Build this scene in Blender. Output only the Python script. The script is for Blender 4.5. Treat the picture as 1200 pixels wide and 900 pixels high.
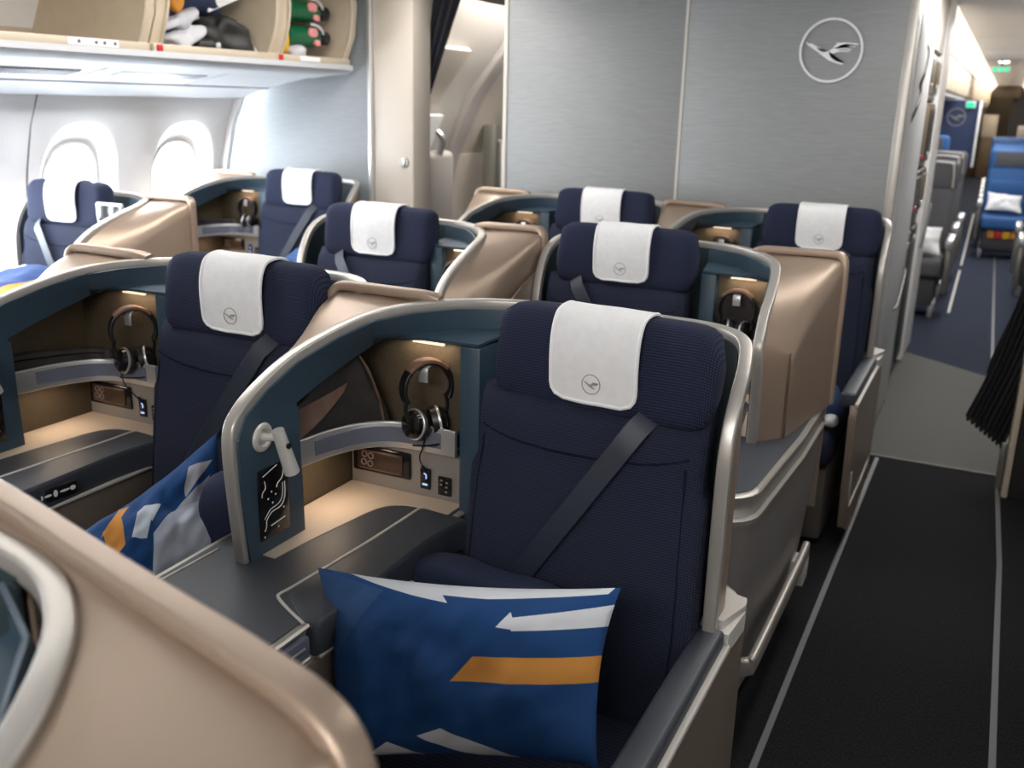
import bpy, bmesh, math, random
from mathutils import Vector, Matrix, noise
V = Vector
PI = math.pi
random.seed(7)
scene = bpy.context.scene
for o in list(bpy.data.objects):
    bpy.data.objects.remove(o)
col = scene.collection

# ------------------------------------------------------------------ camera
YAW, PIT, ROLL, CAMH = .4542, .2832, -.025, 1.65
cam_d = bpy.data.cameras.new('camera')
cam_d.sensor_width = 36
cam_d.lens = 1136.74 / 1200 * 36
cam_d.clip_start = .02
cam_d.dof.use_dof = True
cam_d.dof.focus_distance = 1.95
cam_d.dof.aperture_fstop = 4.0
cam = bpy.data.objects.new('camera', cam_d)
col.objects.link(cam)
Rm = Matrix.Rotation(YAW, 3, 'Z') @ Matrix.Rotation(-PIT, 3, 'X') @ Matrix.Rotation(ROLL, 3, 'Y')
m = Rm @ Matrix(((1, 0, 0), (0, 0, -1), (0, 1, 0)))
cam.matrix_world = Matrix.Translation((0, 0, CAMH)) @ m.to_4x4()
scene.camera = cam

# ------------------------------------------------------------------ sky, lights, exposure
world = bpy.data.worlds.new('sky')
scene.world = world
world.use_nodes = True
bg = world.node_tree.nodes['Background']
bg.inputs[0].default_value = (.86, .93, 1, 1)
bg.inputs[1].default_value = 44.0
scene.view_settings.view_transform = 'Standard'
scene.view_settings.look = 'None'
scene.view_settings.gamma = 1
scene.view_settings.exposure = 0.0


def area(name, loc, rot, sx, sy, power, color=(1, 1, 1), portal=False, parent=None):
    d = bpy.data.lights.new(name, 'AREA')
    d.shape = 'RECTANGLE'
    d.size, d.size_y = sx, sy
    d.energy = power
    d.color = color
    if portal:
        d.cycles.is_portal = True
    o = bpy.data.objects.new(name, d)
    col.objects.link(o)
    o.location = loc
    o.rotation_euler = rot
    o.parent = parent
    return o


CEIL = (1, .965, .92)
area('front_fill_light', (-2.55, 2.9, 2.28), (0, 0, 0), .30, 2.9, 44, CEIL)
area('front_fill_light', (-.10, 2.9, 2.28), (0, 0, 0), .30, 2.6, 18, CEIL)
area('front_fill_light', (-.55, -1.25, 2.25), (math.radians(50), 0, 0), 1.6, .5, 47, (1, .975, .95))  # added fill behind the camera, tilted aft to brighten the front seat faces
area('front_fill_light', (-3.1, 6.4, 2.26), (0, 0, 0), .5, 1.6, 75, (1, .95, .88))
area('front_fill_light', (-.1, 6.0, 2.30), (0, 0, 0), .3, 1.2, 26, CEIL)
area('front_fill_light', (-.3, 27.5, 2.3), (0, 0, 0), .4, 2.0, 30, (1, .85, .65))
area('wall_wash_light', (-3.80, 2.2, 1.655), (0, math.radians(-25), 0), .06, 3.2, 34, (.97, .98, 1))
area('front_fill_light', (-.2, 11.5, 2.28), (0, 0, 0), .4, 6.5, 85, (.95, .97, 1))
area('front_fill_light', (-.25, 21, 2.28), (0, 0, 0), .4, 9, 85, (1, .93, .85))

# ------------------------------------------------------------------ materials
M = {}


def mat(name, base, rough=.5, metal=0.0, noise_scale=0, noise_amt=0.0, bump=0.0, bump_scale=200, stretch=(1, 1, 1),
        emit=None, spec=.5, coat=0.0, sheen=0.0, trans=0.0):
    mt = bpy.data.materials.new(name)
    mt.use_nodes = True
    nt = mt.node_tree
    b = nt.nodes['Principled BSDF']
    b.inputs['Base Color'].default_value = (*base, 1)
    b.inputs['Roughness'].default_value = rough
    b.inputs['Metallic'].default_value = metal
    b.inputs['Specular IOR Level'].default_value = spec
    b.inputs['Coat Weight'].default_value = coat
    b.inputs['Sheen Weight'].default_value = sheen
    b.inputs['Transmission Weight'].default_value = trans
    if emit:
        b.inputs['Emission Color'].default_value = (*emit[0], 1)
        b.inputs['Emission Strength'].default_value = emit[1]
    L = nt.links
    if noise_amt or bump:
        tc = nt.nodes.new('ShaderNodeTexCoord')
        mp = nt.nodes.new('ShaderNodeMapping')
        mp.inputs['Scale'].default_value = stretch
        L.new(tc.outputs['Object'], mp.inputs[0])
    if noise_amt:
        n = nt.nodes.new('ShaderNodeTexNoise')
        n.inputs['Scale'].default_value = noise_scale
        n.inputs['Detail'].default_value = 4
        L.new(mp.outputs[0], n.inputs['Vector'])
        r = nt.nodes.new('ShaderNodeMapRange')
        r.inputs[1].default_value = .3
        r.inputs[2].default_value = .7
        r.inputs[3].default_value = 1 - noise_amt
        r.inputs[4].default_value = 1 + noise_amt
        L.new(n.outputs[0], r.inputs[0])
        mx = nt.nodes.new('ShaderNodeVectorMath')
        mx.operation = 'SCALE'
        mx.inputs[0].default_value = base
        L.new(r.outputs[0], mx.inputs['Scale'])
        L.new(mx.outputs[0], b.inputs['Base Color'])
    if bump:
        n2 = nt.nodes.new('ShaderNodeTexNoise')
        n2.inputs['Scale'].default_value = bump_scale
        n2.inputs['Detail'].default_value = 3
        L.new(mp.outputs[0], n2.inputs['Vector'])
        bp = nt.nodes.new('ShaderNodeBump')
        bp.inputs['Strength'].default_value = bump
        bp.inputs['Distance'].default_value = .004
        L.new(n2.outputs[0], bp.inputs['Height'])
        L.new(bp.outputs[0], b.inputs['Normal'])
    M[name] = mt
    return mt


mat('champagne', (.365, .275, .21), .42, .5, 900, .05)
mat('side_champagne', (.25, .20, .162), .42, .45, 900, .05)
mat('trim_metal', (.46, .435, .40), .36, .55)
mat('silver', (.62, .62, .62), .32, .75)
mat('lamp_metal', (.62, .60, .56), .35, .35)
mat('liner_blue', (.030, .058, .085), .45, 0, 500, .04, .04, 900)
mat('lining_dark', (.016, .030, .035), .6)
mat('monument_silver', (.50, .51, .52), .42, .25, 40, .06, .1, 260, stretch=(1, 1, 7))
mat('handle_dark', (.10, .10, .11), .4, .5)
mat('deck_blue', (.040, .047, .060), .5, 0, 700, .05)
mat('inlay_cream', (.55, .52, .48), .5)
mat('gold_mesh', (.085, .066, .042), .5, .3, 420, .28)
mat('nook_beige', (.52, .43, .345), .5)
mat('panel_grey', (.20, .180, .165), .5)
mat('rim_inset', (.115, .125, .165), .4)
mat('black', (.006, .006, .007), .4)
mat('black_gloss', (.008, .007, .007), .15)
mat('brown_leather', (.16, .085, .055), .4)
mat('remote_brown', (.035, .020, .013), .3)
mat('white_print', (.75, .75, .75), .6)
mat('blue_glow', (.2, .3, .8), .4, emit=((.35, .5, 1), 1.0))
mat('belt', (.014, .020, .036), .5)
mat('seam_navy', (.009, .011, .026), .95, spec=.1)
mat('pedestal_grey', (.33, .31, .30), .42, .5, 900, .05)
mat('cover_white', (.80, .795, .80), .85, 0, 60, .03, .25, 1400)
mat('piping_white', (.85, .845, .85), .8)
mat('emblem_grey', (.33, .32, .30), .7)
mat('vinyl', (.056, .056, .048), .75, 0, 6, .06, stretch=(1, 8, 1))
mat('steel_strip', (.115, .115, .12), .5, .4)
mat('toe', (.09, .075, .065), .6)
mat('bulkhead', (.265, .272, .275), .55, .25, 40, .10, .15, 260, stretch=(.35, 1, 7))
mat('bulkhead_silver', (.245, .26, .275), .6, .12, 40, .08, .15, 260, stretch=(.35, 1, 7))
mat('wall_white', (.80, .80, .80), .5)
mat('wall_cream', (.47, .42, .365), .5)
mat('door_beige', (.50, .465, .43), .5)
mat('door_grey', (.36, .33, .31), .55)
mat('bin_beige', (.54, .45, .335), .55, 0, 14, .05)
mat('bin_lip', (.52, .445, .34), .45)
mat('psu_white', (.50, .51, .53), .65)
mat('grille', (.10, .10, .11), .5)
mat('ceiling_white', (.84, .84, .83), .6)
mat('cove', (.8, .74, .66), .5, emit=((1, .86, .72), 1.5))
mat('lamp_white', (1, 1, 1), .4, emit=((1, .97, .92), 6))
mat('exit_green', (.0, .35, .16), .4, emit=((.02, .7, .32), .9))
mat('curtain_black', (.008, .008, .010), .85, 0, 0, 0, .2, 300)
mat('curtain_navy', (.012, .012, .020), .8)
mat('premium_grey', (.095, .095, .105), .8, 0, 300, .12)
mat('premium_dark', (.05, .05, .055), .8)
mat('economy_blue', (.028, .11, .31), .7, 0, 200, .10)
mat('economy_navy', (.03, .06, .14), .7)
mat('aft_blue', (.02, .035, .10), .6)
mat('pillow_white', (.78, .78, .80), .85, 0, 8, .03, .4, 14)
mat('galley_dark', (.03, .027, .024), .4)
mat('galley_wood', (.13, .095, .06), .5, 0, 30, .2)
mat('galley_metal', (.30, .29, .26), .35, .7)
mat('red', (.5, .02, .03), .4)
mat('yellow_bag', (.75, .42, .02), .5, 0, 30, .1, .5, 30)
mat('green_bottle', (.0, .10, .035), .3)
mat('pink_tag', (.65, .25, .25), .6)
mat('grey_belt', (.20, .24, .30), .6)
mat('blanket_navy', (.012, .020, .055), .85, 0, 20, .15, .4, 40)
mat('blanket_blue', (.03, .075, .20), .85, 0, 20, .12, .4, 40)
mat('jacket_black', (.018, .018, .016), .55, 0, 30, .2, .6, 30)
mat('fabric_white', (.50, .50, .53), .85, 0, 12, .05, .5, 25)
mat('fabric_orange', (.55, .22, .03), .8)
mat('pouch_dark', (.016, .013, .013), .7, 0, 40, .2, .5, 60)
mat('pouch_brown', (.12, .070, .050), .6, 0, 30, .2, .3, 40)


def weave(name, base, lite, scale):
    """navy upholstery: fine diagonal woven dots"""
    mt = mat(name, base, .9, spec=.25)
    nt = mt.node_tree
    L = nt.links
    b = nt.nodes['Principled BSDF']
    tc = nt.nodes.new('ShaderNodeTexCoord')
    hs = []
    for ax, an in (((1, .0, .6), 0), ((1, 0, -.6), 1)):
        d = nt.nodes.new('ShaderNodeVectorMath')
        d.operation = 'DOT_PRODUCT'
        d.inputs[1].default_value = (ax[0], .35 * (1 - 2 * an), ax[2])
        L.new(tc.outputs['Object'], d.inputs[0])
        s = nt.nodes.new('ShaderNodeMath')
        s.operation = 'MULTIPLY'
        s.inputs[1].default_value = scale
        L.new(d.outputs['Value'], s.inputs[0])
        q = nt.nodes.new('ShaderNodeMath')
        q.operation = 'SINE'
        L.new(s.outputs[0], q.inputs[0])
        hs.append(q)
    mu = nt.nodes.new('ShaderNodeMath')
    mu.operation = 'MULTIPLY'
    L.new(hs[0].outputs[0], mu.inputs[0])
    L.new(hs[1].outputs[0], mu.inputs[1])
    r = nt.nodes.new('ShaderNodeMapRange')
    r.inputs[1].default_value = -.2
    r.inputs[2].default_value = .9
    L.new(mu.outputs[0], r.inputs[0])
    mx = nt.nodes.new('ShaderNodeMix')
    mx.data_type = 'RGBA'
    mx.inputs[6].default_value = (*base, 1)
    mx.inputs[7].default_value = (*lite, 1)
    L.new(r.outputs[0], mx.inputs[0])
    L.new(mx.outputs[2], b.inputs['Base Color'])
    bp = nt.nodes.new('ShaderNodeBump')
    bp.inputs['Strength'].default_value = .5
    bp.inputs['Distance'].default_value = .002
    L.new(mu.outputs[0], bp.inputs['Height'])
    L.new(bp.outputs[0], b.inputs['Normal'])
    return mt


weave('navy_fabric', (.010, .0128, .030), (.037, .046, .100), 900)
weave('navy_back', (.011, .0138, .028), (.036, .044, .086), 900)


def carpet(name, base, dot):
    mt = mat(name, base, .95, spec=.12)
    nt = mt.node_tree
    L = nt.links
    b = nt.nodes['Principled BSDF']
    tc = nt.nodes.new('ShaderNodeTexCoord')
    mp = nt.nodes.new('ShaderNodeMapping')
    mp.inputs['Scale'].default_value = (1.6, .7, 1)
    L.new(tc.outputs['Object'], mp.inputs[0])
    n = nt.nodes.new('ShaderNodeTexNoise')
    n.inputs['Scale'].default_value = 170
    n.inputs['Detail'].default_value = 3
    n.inputs['Roughness'].default_value = .8
    L.new(mp.outputs[0], n.inputs['Vector'])
    r = nt.nodes.new('ShaderNodeMapRange')
    r.inputs[1].default_value = .42
    r.inputs[2].default_value = .68
    L.new(n.outputs[0], r.inputs[0])
    mx = nt.nodes.new('ShaderNodeMix')
    mx.data_type = 'RGBA'
    mx.inputs[6].default_value = (*base, 1)
    mx.inputs[7].default_value = (*dot, 1)
    L.new(r.outputs[0], mx.inputs[0])
    L.new(mx.outputs[2], b.inputs['Base Color'])
    bp = nt.nodes.new('ShaderNodeBump')
    bp.inputs['Strength'].default_value = .8
    bp.inputs['Distance'].default_value = .004
    L.new(n.outputs[0], bp.inputs['Height'])
    L.new(bp.outputs[0], b.inputs['Normal'])


carpet('carpet_dark', (.006, .0059, .0063), (.032, .031, .033))
carpet('carpet_blue', (.020, .026, .042), (.060, .072, .105))


def glass(name):
    mt = bpy.data.materials.new(name)
    mt.use_nodes = True
    nt = mt.node_tree
    nt.nodes.remove(nt.nodes['Principled BSDF'])
    t = nt.nodes.new('ShaderNodeBsdfTransparent')
    t.inputs[0].default_value = (.93, .95, .96, 1)
    g = nt.nodes.new('ShaderNodeBsdfGlossy')
    g.inputs['Roughness'].default_value = .05
    mx = nt.nodes.new('ShaderNodeMixShader')
    mx.inputs[0].default_value = .05
    nt.links.new(t.outputs[0], mx.inputs[1])
    nt.links.new(g.outputs[0], mx.inputs[2])
    nt.links.new(mx.outputs[0], nt.nodes['Material Output'].inputs[0])
    M[name] = mt


glass('pane_glass')


def printed(name, base, regions):
    """flat textile print: convex polygons in the UV map, each with its colour"""
    mt = mat(name, base, .85)
    nt = mt.node_tree
    L = nt.links
    b = nt.nodes['Principled BSDF']
    uv = nt.nodes.new('ShaderNodeUVMap')
    cur = None
    for pts, c in regions:
        area2 = sum(pts[i][0] * pts[(i + 1) % len(pts)][1] - pts[(i + 1) % len(pts)][0] * pts[i][1] for i in range(len(pts)))
        if area2 < 0:
            pts = pts[::-1]
        acc = None
        for i in range(len(pts)):
            (x0, y0), (x1, y1) = pts[i], pts[(i + 1) % len(pts)]
            d = nt.nodes.new('ShaderNodeVectorMath')
            d.operation = 'DOT_PRODUCT'
            nx, ny = -(y1 - y0), (x1 - x0)
            d.inputs[1].default_value = (nx, ny, 0)
            L.new(uv.outputs[0], d.inputs[0])
            g = nt.nodes.new('ShaderNodeMath')
            g.operation = 'GREATER_THAN'
            g.inputs[1].default_value = nx * x0 + ny * y0
            L.new(d.outputs['Value'], g.inputs[0])
            if acc is None:
                acc = g
            else:
                mn = nt.nodes.new('ShaderNodeMath')
                mn.operation = 'MINIMUM'
                L.new(acc.outputs[0], mn.inputs[0])
                L.new(g.outputs[0], mn.inputs[1])
                acc = mn
        mx = nt.nodes.new('ShaderNodeMix')
        mx.data_type = 'RGBA'
        mx.inputs[7].default_value = (*c, 1)
        if cur is None:
            mx.inputs[6].default_value = (*base, 1)
        else:
            L.new(cur.outputs[2], mx.inputs[6])
        L.new(acc.outputs[0], mx.inputs[0])
        cur = mx
    L.new(cur.outputs[2], b.inputs['Base Color'])
    tc = nt.nodes.new('ShaderNodeTexCoord')
    n = nt.nodes.new('ShaderNodeTexNoise')
    n.inputs['Scale'].default_value = 9
    n.inputs['Detail'].default_value = 2.5
    n.inputs['Distortion'].default_value = .2
    L.new(tc.outputs['Object'], n.inputs['Vector'])
    bp = nt.nodes.new('ShaderNodeBump')
    bp.inputs['Strength'].default_value = .28
    bp.inputs['Distance'].default_value = .03
    L.new(n.outputs[0], bp.inputs['Height'])
    L.new(bp.outputs[0], b.inputs['Normal'])


PB, PW, PO, PL = (.008, .034, .115), (.66, .68, .72), (.60, .255, .045), (.018, .072, .20)
PB = (.0020, .050, .180)
printed('print_cushion', PB, [
    ([(0, 1), (.25, .94), (.05, .55), (0, .6)], PL),
    ([(.05, 1.02), (.99, 1.02), (.97, .965), (.6, .935), (.42, .945)], PW),
    ([(.05, 1.02), (.42, 1.0), (.47, .90), (.34, .93)], PW),
    ([(.645, .775), (.685, .865), (.72, .76)], PW),
    ([(.68, .83), (1.0, .90), (1.0, .775), (.70, .755)], PW),
    ([(.50, .455), (.575, .60), (1.0, .61), (1.0, .46)], PO),
    ([(.36, .125), (.46, .18), (.84, -.08), (.70, -.08)], PW),
    ([(.16, .02), (.24, .09), (.52, -.1), (.36, -.1)], PW)])
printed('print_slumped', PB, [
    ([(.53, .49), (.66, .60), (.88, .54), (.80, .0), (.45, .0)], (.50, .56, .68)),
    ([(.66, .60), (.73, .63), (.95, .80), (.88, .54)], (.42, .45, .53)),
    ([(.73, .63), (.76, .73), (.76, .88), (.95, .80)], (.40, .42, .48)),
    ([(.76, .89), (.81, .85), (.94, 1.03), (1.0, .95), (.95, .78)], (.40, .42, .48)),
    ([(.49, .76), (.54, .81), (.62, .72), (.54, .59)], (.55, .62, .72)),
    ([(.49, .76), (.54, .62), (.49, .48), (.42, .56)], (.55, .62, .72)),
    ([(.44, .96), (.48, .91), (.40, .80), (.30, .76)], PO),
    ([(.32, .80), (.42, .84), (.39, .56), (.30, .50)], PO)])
printed('print_stripe', (.012, .045, .15), [
    ([(.15, .0), (.45, .0), (.75, 1.0), (.45, 1.0)], PW),
    ([(.8, .0), (1.0, .0), (1.0, .6)], PO)])

# ------------------------------------------------------------------ mesh helpers


def obj(name, bm, material, parent=None, s=1, smooth=35, recalc=True):
    if s != 1:
        for v in bm.verts:
            v.co.x *= s
    if recalc:
        bmesh.ops.recalc_face_normals(bm, faces=bm.faces)
    me = bpy.data.meshes.new(name)
    bm.to_mesh(me)
    bm.free()
    if material:
        me.materials.append(M[material] if isinstance(material, str) else material)
    if smooth:
        for p in me.polygons:
            p.use_smooth = True
        me.set_sharp_from_angle(angle=math.radians(smooth))
    o = bpy.data.objects.new(name, me)
    col.objects.link(o)
    o.parent = parent
    return o


def tag(o, label, cat, group=None):
    o['label'] = label
    o['category'] = cat
    if group:
        o['group'] = group
    return o


def thing(name, label, cat, loc=(0, 0, 0), rz=0, group=None):
    o = bpy.data.objects.new(name, None)
    o.empty_display_size = .1
    col.objects.link(o)
    o.location = loc
    o.rotation_euler = (0, 0, rz)
    return tag(o, label, cat, group)


def struct(name, bm, material, parent=None, **k):
    o = obj(name, bm, material, parent, **k)
    if parent is None:
        o['kind'] = 'structure'
    return o


def sroot(name, loc=(0, 0, 0)):
    o = bpy.data.objects.new(name, None)
    col.objects.link(o)
    o.location = loc
    o['kind'] = 'structure'
    return o


def copy_tree(o, parent=None):
    c = o.copy()
    col.objects.link(c)
    c.parent = parent
    for ch in list(o.children):
        copy_tree(ch, c)
    return c


def B():
    return bmesh.new()


def box(bm, lo, hi, r=0.0, seg=2, rot=None):
    lo, hi = V(lo), V(hi)
    r0 = bmesh.ops.create_cube(bm, size=1)
    vs = r0['verts']
    c, d = (lo + hi) / 2, hi - lo
    for v in vs:
        v.co = V((v.co.x * d.x, v.co.y * d.y, v.co.z * d.z))
    if r:
        es = list({e for v in vs for e in v.link_edges})
        res = bmesh.ops.bevel(bm, geom=es, offset=min(r, min(d) * .49), segments=seg, affect='EDGES', profile=.5)
        vs = list({v for f in res['faces'] for v in f.verts} | {v for v in vs if v.is_valid})
    for v in vs:
        p = v.co.copy()
        if rot is not None:
            p = rot @ p
        v.co = p + c
    return vs


def prism(bm, pts, axis, a, b):
    """polygon pts (2D) extruded along axis ('x','y','z') from a to b"""
    def mk(p, t):
        return {'x': V((t, p[0], p[1])), 'y': V((p[0], t, p[1])), 'z': V((p[0], p[1], t))}[axis]
    v0 = [bm.verts.new(mk(p, a)) for p in pts]
    v1 = [bm.verts.new(mk(p, b)) for p in pts]
    n = len(pts)
    bm.faces.new(v0[::-1])
    bm.faces.new(v1)
    for i in range(n):
        bm.faces.new((v0[i], v0[(i + 1) % n], v1[(i + 1) % n], v1[i]))
    return v0 + v1


def loft(bm, rings, caps=True):
    rv = [[bm.verts.new(p) for p in r] for r in rings]
    n = len(rv[0])
    for a, b in zip(rv[:-1], rv[1:]):
        for i in range(n):
            bm.faces.new((a[i], a[(i + 1) % n], b[(i + 1) % n], b[i]))
    if caps:
        bm.faces.new(rv[0][::-1])
        bm.faces.new(rv[-1])
    return rv


def sheet(bm, grid, th, off=0.0):
    """closed thick sheet from a grid of points; th along the numeric normal"""
    R, C = len(grid), len(grid[0])
    g = [[V(p) for p in r] for r in grid]

    def nrm(i, j):
        du = g[min(i + 1, R - 1)][j] - g[max(i - 1, 0)][j]
        dv = g[i][min(j + 1, C - 1)] - g[i][max(j - 1, 0)]
        n = du.cross(dv)
        return n.normalized() if n.length > 1e-9 else V((0, 0, 1))
    N = [[nrm(i, j) for j in range(C)] for i in range(R)]
    a = [[bm.verts.new(g[i][j] + N[i][j] * off) for j in range(C)] for i in range(R)]
    b = [[bm.verts.new(g[i][j] + N[i][j] * (off + th)) for j in range(C)] for i in range(R)]
    for i in range(R - 1):
        for j in range(C - 1):
            bm.faces.new((a[i][j], a[i][j + 1], a[i + 1][j + 1], a[i + 1][j]))
            bm.faces.new((b[i][j], b[i + 1][j], b[i + 1][j + 1], b[i][j + 1]))
    bd = [(0, j) for j in range(C)] + [(i, C - 1) for i in range(1, R)] + [(R - 1, j) for j in range(C - 2, -1, -1)] + [(i, 0) for i in range(R - 2, 0, -1)]
    for k in range(len(bd)):
        (i0, j0), (i1, j1) = bd[k], bd[(k + 1) % len(bd)]
        bm.faces.new((a[i0][j0], b[i0][j0], b[i1][j1], a[i1][j1]))
    return a, b


def cr(pts, n=5):
    """Catmull-Rom resampling"""
    P = [V(p) for p in pts]
    out = []
    for i in range(len(P) - 1):
        p0, p1, p2, p3 = P[max(i - 1, 0)], P[i], P[i + 1], P[min(i + 2, len(P) - 1)]
        for k in range(n):
            t = k / n
            out.append(.5 * ((2 * p1) + (p2 - p0) * t + (2 * p0 - 5 * p1 + 4 * p2 - p3) * t * t + (3 * p1 - p0 - 3 * p2 + p3) * t ** 3))
    out.append(P[-1])
    return out


def sweep(bm, path, sec, normals=None, closed=False):
    """section (2D points: along normal, along binormal) swept along path"""
    P = [V(p) for p in path]
    n = len(P)
    T = []
    for i in range(n):
        a, b = (P[(i - 1) % n], P[(i + 1) % n]) if closed else (P[max(i - 1, 0)], P[min(i + 1, n - 1)])
        T.append((b - a).normalized())
    if normals is None:
        r = V((0, 0, 1)) if abs(T[0].z) < .9 else V((1, 0, 0))
        N = []
        cur = (r - T[0] * r.dot(T[0])).normalized()
        for t in T:
            cur = (cur - t * cur.dot(t)).normalized()
            N.append(cur)
    else:
        N = [(V(a) - t * V(a).dot(t)).normalized() for a, t in zip(normals, T)]
    rings = []
    for p, t, nn in zip(P, T, N):
        b = t.cross(nn)
        rings.append([p + nn * x + b * y for x, y in sec])
    if closed:
        rings.append(rings[0])
        rv = [[bm.verts.new(p) for p in r] for r in rings[:-1]]
        m_ = len(sec)
        for i in range(n):
            a, b = rv[i], rv[(i + 1) % n]
            for k in range(m_):
                bm.faces.new((a[k], a[(k + 1) % m_], b[(k + 1) % m_], b[k]))
        return
    loft(bm, rings)


def circ(r, n=8, ry=None):
    return [(r * math.cos(2 * PI * i / n), (ry or r) * math.sin(2 * PI * i / n)) for i in range(n)]


def rrect(w, h, r, k=3):
    """rounded rectangle section"""
    out = []
    for cx, cy, a0 in ((w / 2 - r, h / 2 - r, 0), (-w / 2 + r, h / 2 - r, 90), (-w / 2 + r, -h / 2 + r, 180), (w / 2 - r, -h / 2 + r, 270)):
        for i in range(k + 1):
            a = math.radians(a0 + 90 * i / k)
            out.append((cx + r * math.cos(a), cy + r * math.sin(a)))
    return out


def tube(bm, pts, r, n=8, smooth_n=0):
    sweep(bm, cr(pts, smooth_n) if smooth_n else pts, circ(r, n))


def cyl(bm, a, b, r0, r1=None, n=20):
    a, b = V(a), V(b)
    t = (b - a).normalized()
    x = t.orthogonal().normalized()
    y = t.cross(x)
    r1 = r0 if r1 is None else r1
    loft(bm, [[a + (x * math.cos(2 * PI * i / n) + y * math.sin(2 * PI * i / n)) * r0 for i in range(n)],
              [b + (x * math.cos(2 * PI * i / n) + y * math.sin(2 * PI * i / n)) * r1 for i in range(n)]])


def lathe(bm, c, axis, prof, n=24):
    """profile [(t along axis, r)] about axis through c"""
    c, t = V(c), V(axis).normalized()
    x = t.orthogonal().normalized()
    y = t.cross(x)
    loft(bm, [[c + t * h + (x * math.cos(2 * PI * i / n) + y * math.sin(2 * PI * i / n)) * max(r, 1e-4) for i in range(n)] for h, r in prof])


def soft(bm, c, size, p=3.0, n=22, m_=14, seed=0, amp=0.0, freq=6.0, rot=None):
    """super-ellipsoid cushion with optional lumps"""
    rings = []
    e = 2.0 / p

    def sg(a):
        return math.copysign(abs(a) ** e, a)
    for i in range(m_ + 1):
        ph = -PI / 2 + PI * i / m_
        ring = []
        for j in range(n):
            th = 2 * PI * j / n
            q = V((sg(math.cos(ph)) * sg(math.cos(th)) * size[0] / 2, sg(math.cos(ph)) * sg(math.sin(th)) * size[1] / 2, sg(math.sin(ph)) * size[2] / 2))
            if i in (0, m_):
                q = V((math.cos(th) * 1e-4, math.sin(th) * 1e-4, q.z))
            if amp:
                d = noise.noise(q * freq + V((seed * 3.1, seed * 1.7, 0)))
                q = q * (1 + amp * d)
            if rot is not None:
                q = rot @ q
            ring.append(q + V(c))
        rings.append(ring)
    loft(bm, rings)


def cushion(name, corners, th, material, seed=0, nx=40, ny=28, sag=.0, wr=.006, parent=None):
    """pillow from four corner points (tl, tr, br, bl); UV 0..1 across the face"""
    tl, tr, br, bl = [V(c) for c in corners]
    n = (tr - tl).cross(bl - tl).normalized()
    bm = B()
    uvl = bm.loops.layers.uv.new('UVMap')
    uvs = {}
    sides = []
    for sgn in (1, -1):
        g = []
        for j in range(ny + 1):
            row = []
            for i in range(nx + 1):
                a, b = i / nx, j / ny
                x, y = 2 * a - 1, 2 * b - 1
                # edges pull in between the corner ears
                pa = a + (-.035 * x) * (1 - y * y)
                pb = b + (-.05 * y) * (1 - x * x)
                p = (tl * (1 - pa) + tr * pa) * (1 - pb) + (bl * (1 - pa) + br * pa) * pb
                f = max((1 - abs(x) ** 2.4) * (1 - abs(y) ** 2.4), 0) ** .62
                w = noise.noise(V((x * 2.2 + seed, y * 1.7, .3))) * 2 + noise.noise(V((x * 6 + seed, y * 4 + x * 3, 1.3)))
                p = p + n * sgn * (th / 2 * f) + n * w * wr * (.35 + f)
                p.z -= sag * (1 - x * x) * f
                row.append((p, (a, 1 - b)))
            g.append(row)
        sides.append(g)
    vs = []
    for k, g in enumerate(sides):
        vv = []
        for j, row in enumerate(g):
            r = []
            for i, (p, uv) in enumerate(row):
                if k == 1 and (i in (0, nx) or j in (0, ny)):
                    r.append(vs[0][j][i])
                else:
                    v = bm.verts.new(p)
                    uvs[v] = uv
                    r.append(v)
            vv.append(r)
        vs.append(vv)
    for k in (0, 1):
        for j in range(ny):
            for i in range(nx):
                q = (vs[k][j][i], vs[k][j][i + 1], vs[k][j + 1][i + 1], vs[k][j + 1][i])
                f = bm.faces.new(q if k == 0 else q[::-1])
                for lp in f.loops:
                    lp[uvl].uv = uvs[lp.vert]
    return obj(name, bm, material, parent, smooth=80)


def lump(name, c, size, material, seed=0, amp=.25, freq=9, rot=None, parent=None, p=2.6):
    bm = B()
    soft(bm, c, size, p, 28, 18, seed, amp, freq, rot)
    return obj(name, bm, material, parent, smooth=80)


CRANE = [(148, 365), (165, 362), (195, 380), (215, 372), (345, 434), (340, 444), (268, 414), (310, 450), (345, 468), (385, 472), (430, 462), (468, 435), (500, 395), (520, 364), (640, 365),
         (775, 378), (757, 396), (602, 381), (597, 394), (745, 406), (730, 421), (583, 409), (573, 424), (712, 436), (692, 449), (552, 440), (538, 451),
         (682, 457), (665, 473), (560, 472), (490, 490), (450, 515), (474, 543), (530, 580), (590, 597), (628, 598), (600, 617), (520, 600), (440, 568), (380, 530), (290, 465), (180, 395)]


def crane(bm, place, th):
    """emblem bird, polygon in a unit circle; place maps (x,y,depth) to a point"""
    pts = [((x - 453) / 372, (455 - y) / 372) for x, y in CRANE]
    a = [bm.verts.new(place(x, y, 0)) for x, y in pts]
    b = [bm.verts.new(place(x, y, th)) for x, y in pts]
    f1 = bm.faces.new(a)
    f2 = bm.faces.new(b[::-1])
    n = len(a)
    for i in range(n):
        bm.faces.new((a[i], b[i], b[(i + 1) % n], a[(i + 1) % n]))
    bmesh.ops.triangulate(bm, faces=[f1, f2], ngon_method='EAR_CLIP')


def ring_emblem(bm, place, th, r0=.955, r1=1.03, n=48):
    vs = []
    for k in range(n):
        c, s_ = math.cos(2 * PI * k / n), math.sin(2 * PI * k / n)
        vs.append([bm.verts.new(place(r * c, r * s_, d)) for r, d in ((r0, 0), (r1, 0), (r1, th), (r0, th))])
    for k in range(n):
        a, b = vs[k], vs[(k + 1) % n]
        for i in range(4):
            bm.faces.new((a[i], a[(i + 1) % 4], b[(i + 1) % 4], b[i]))


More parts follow.
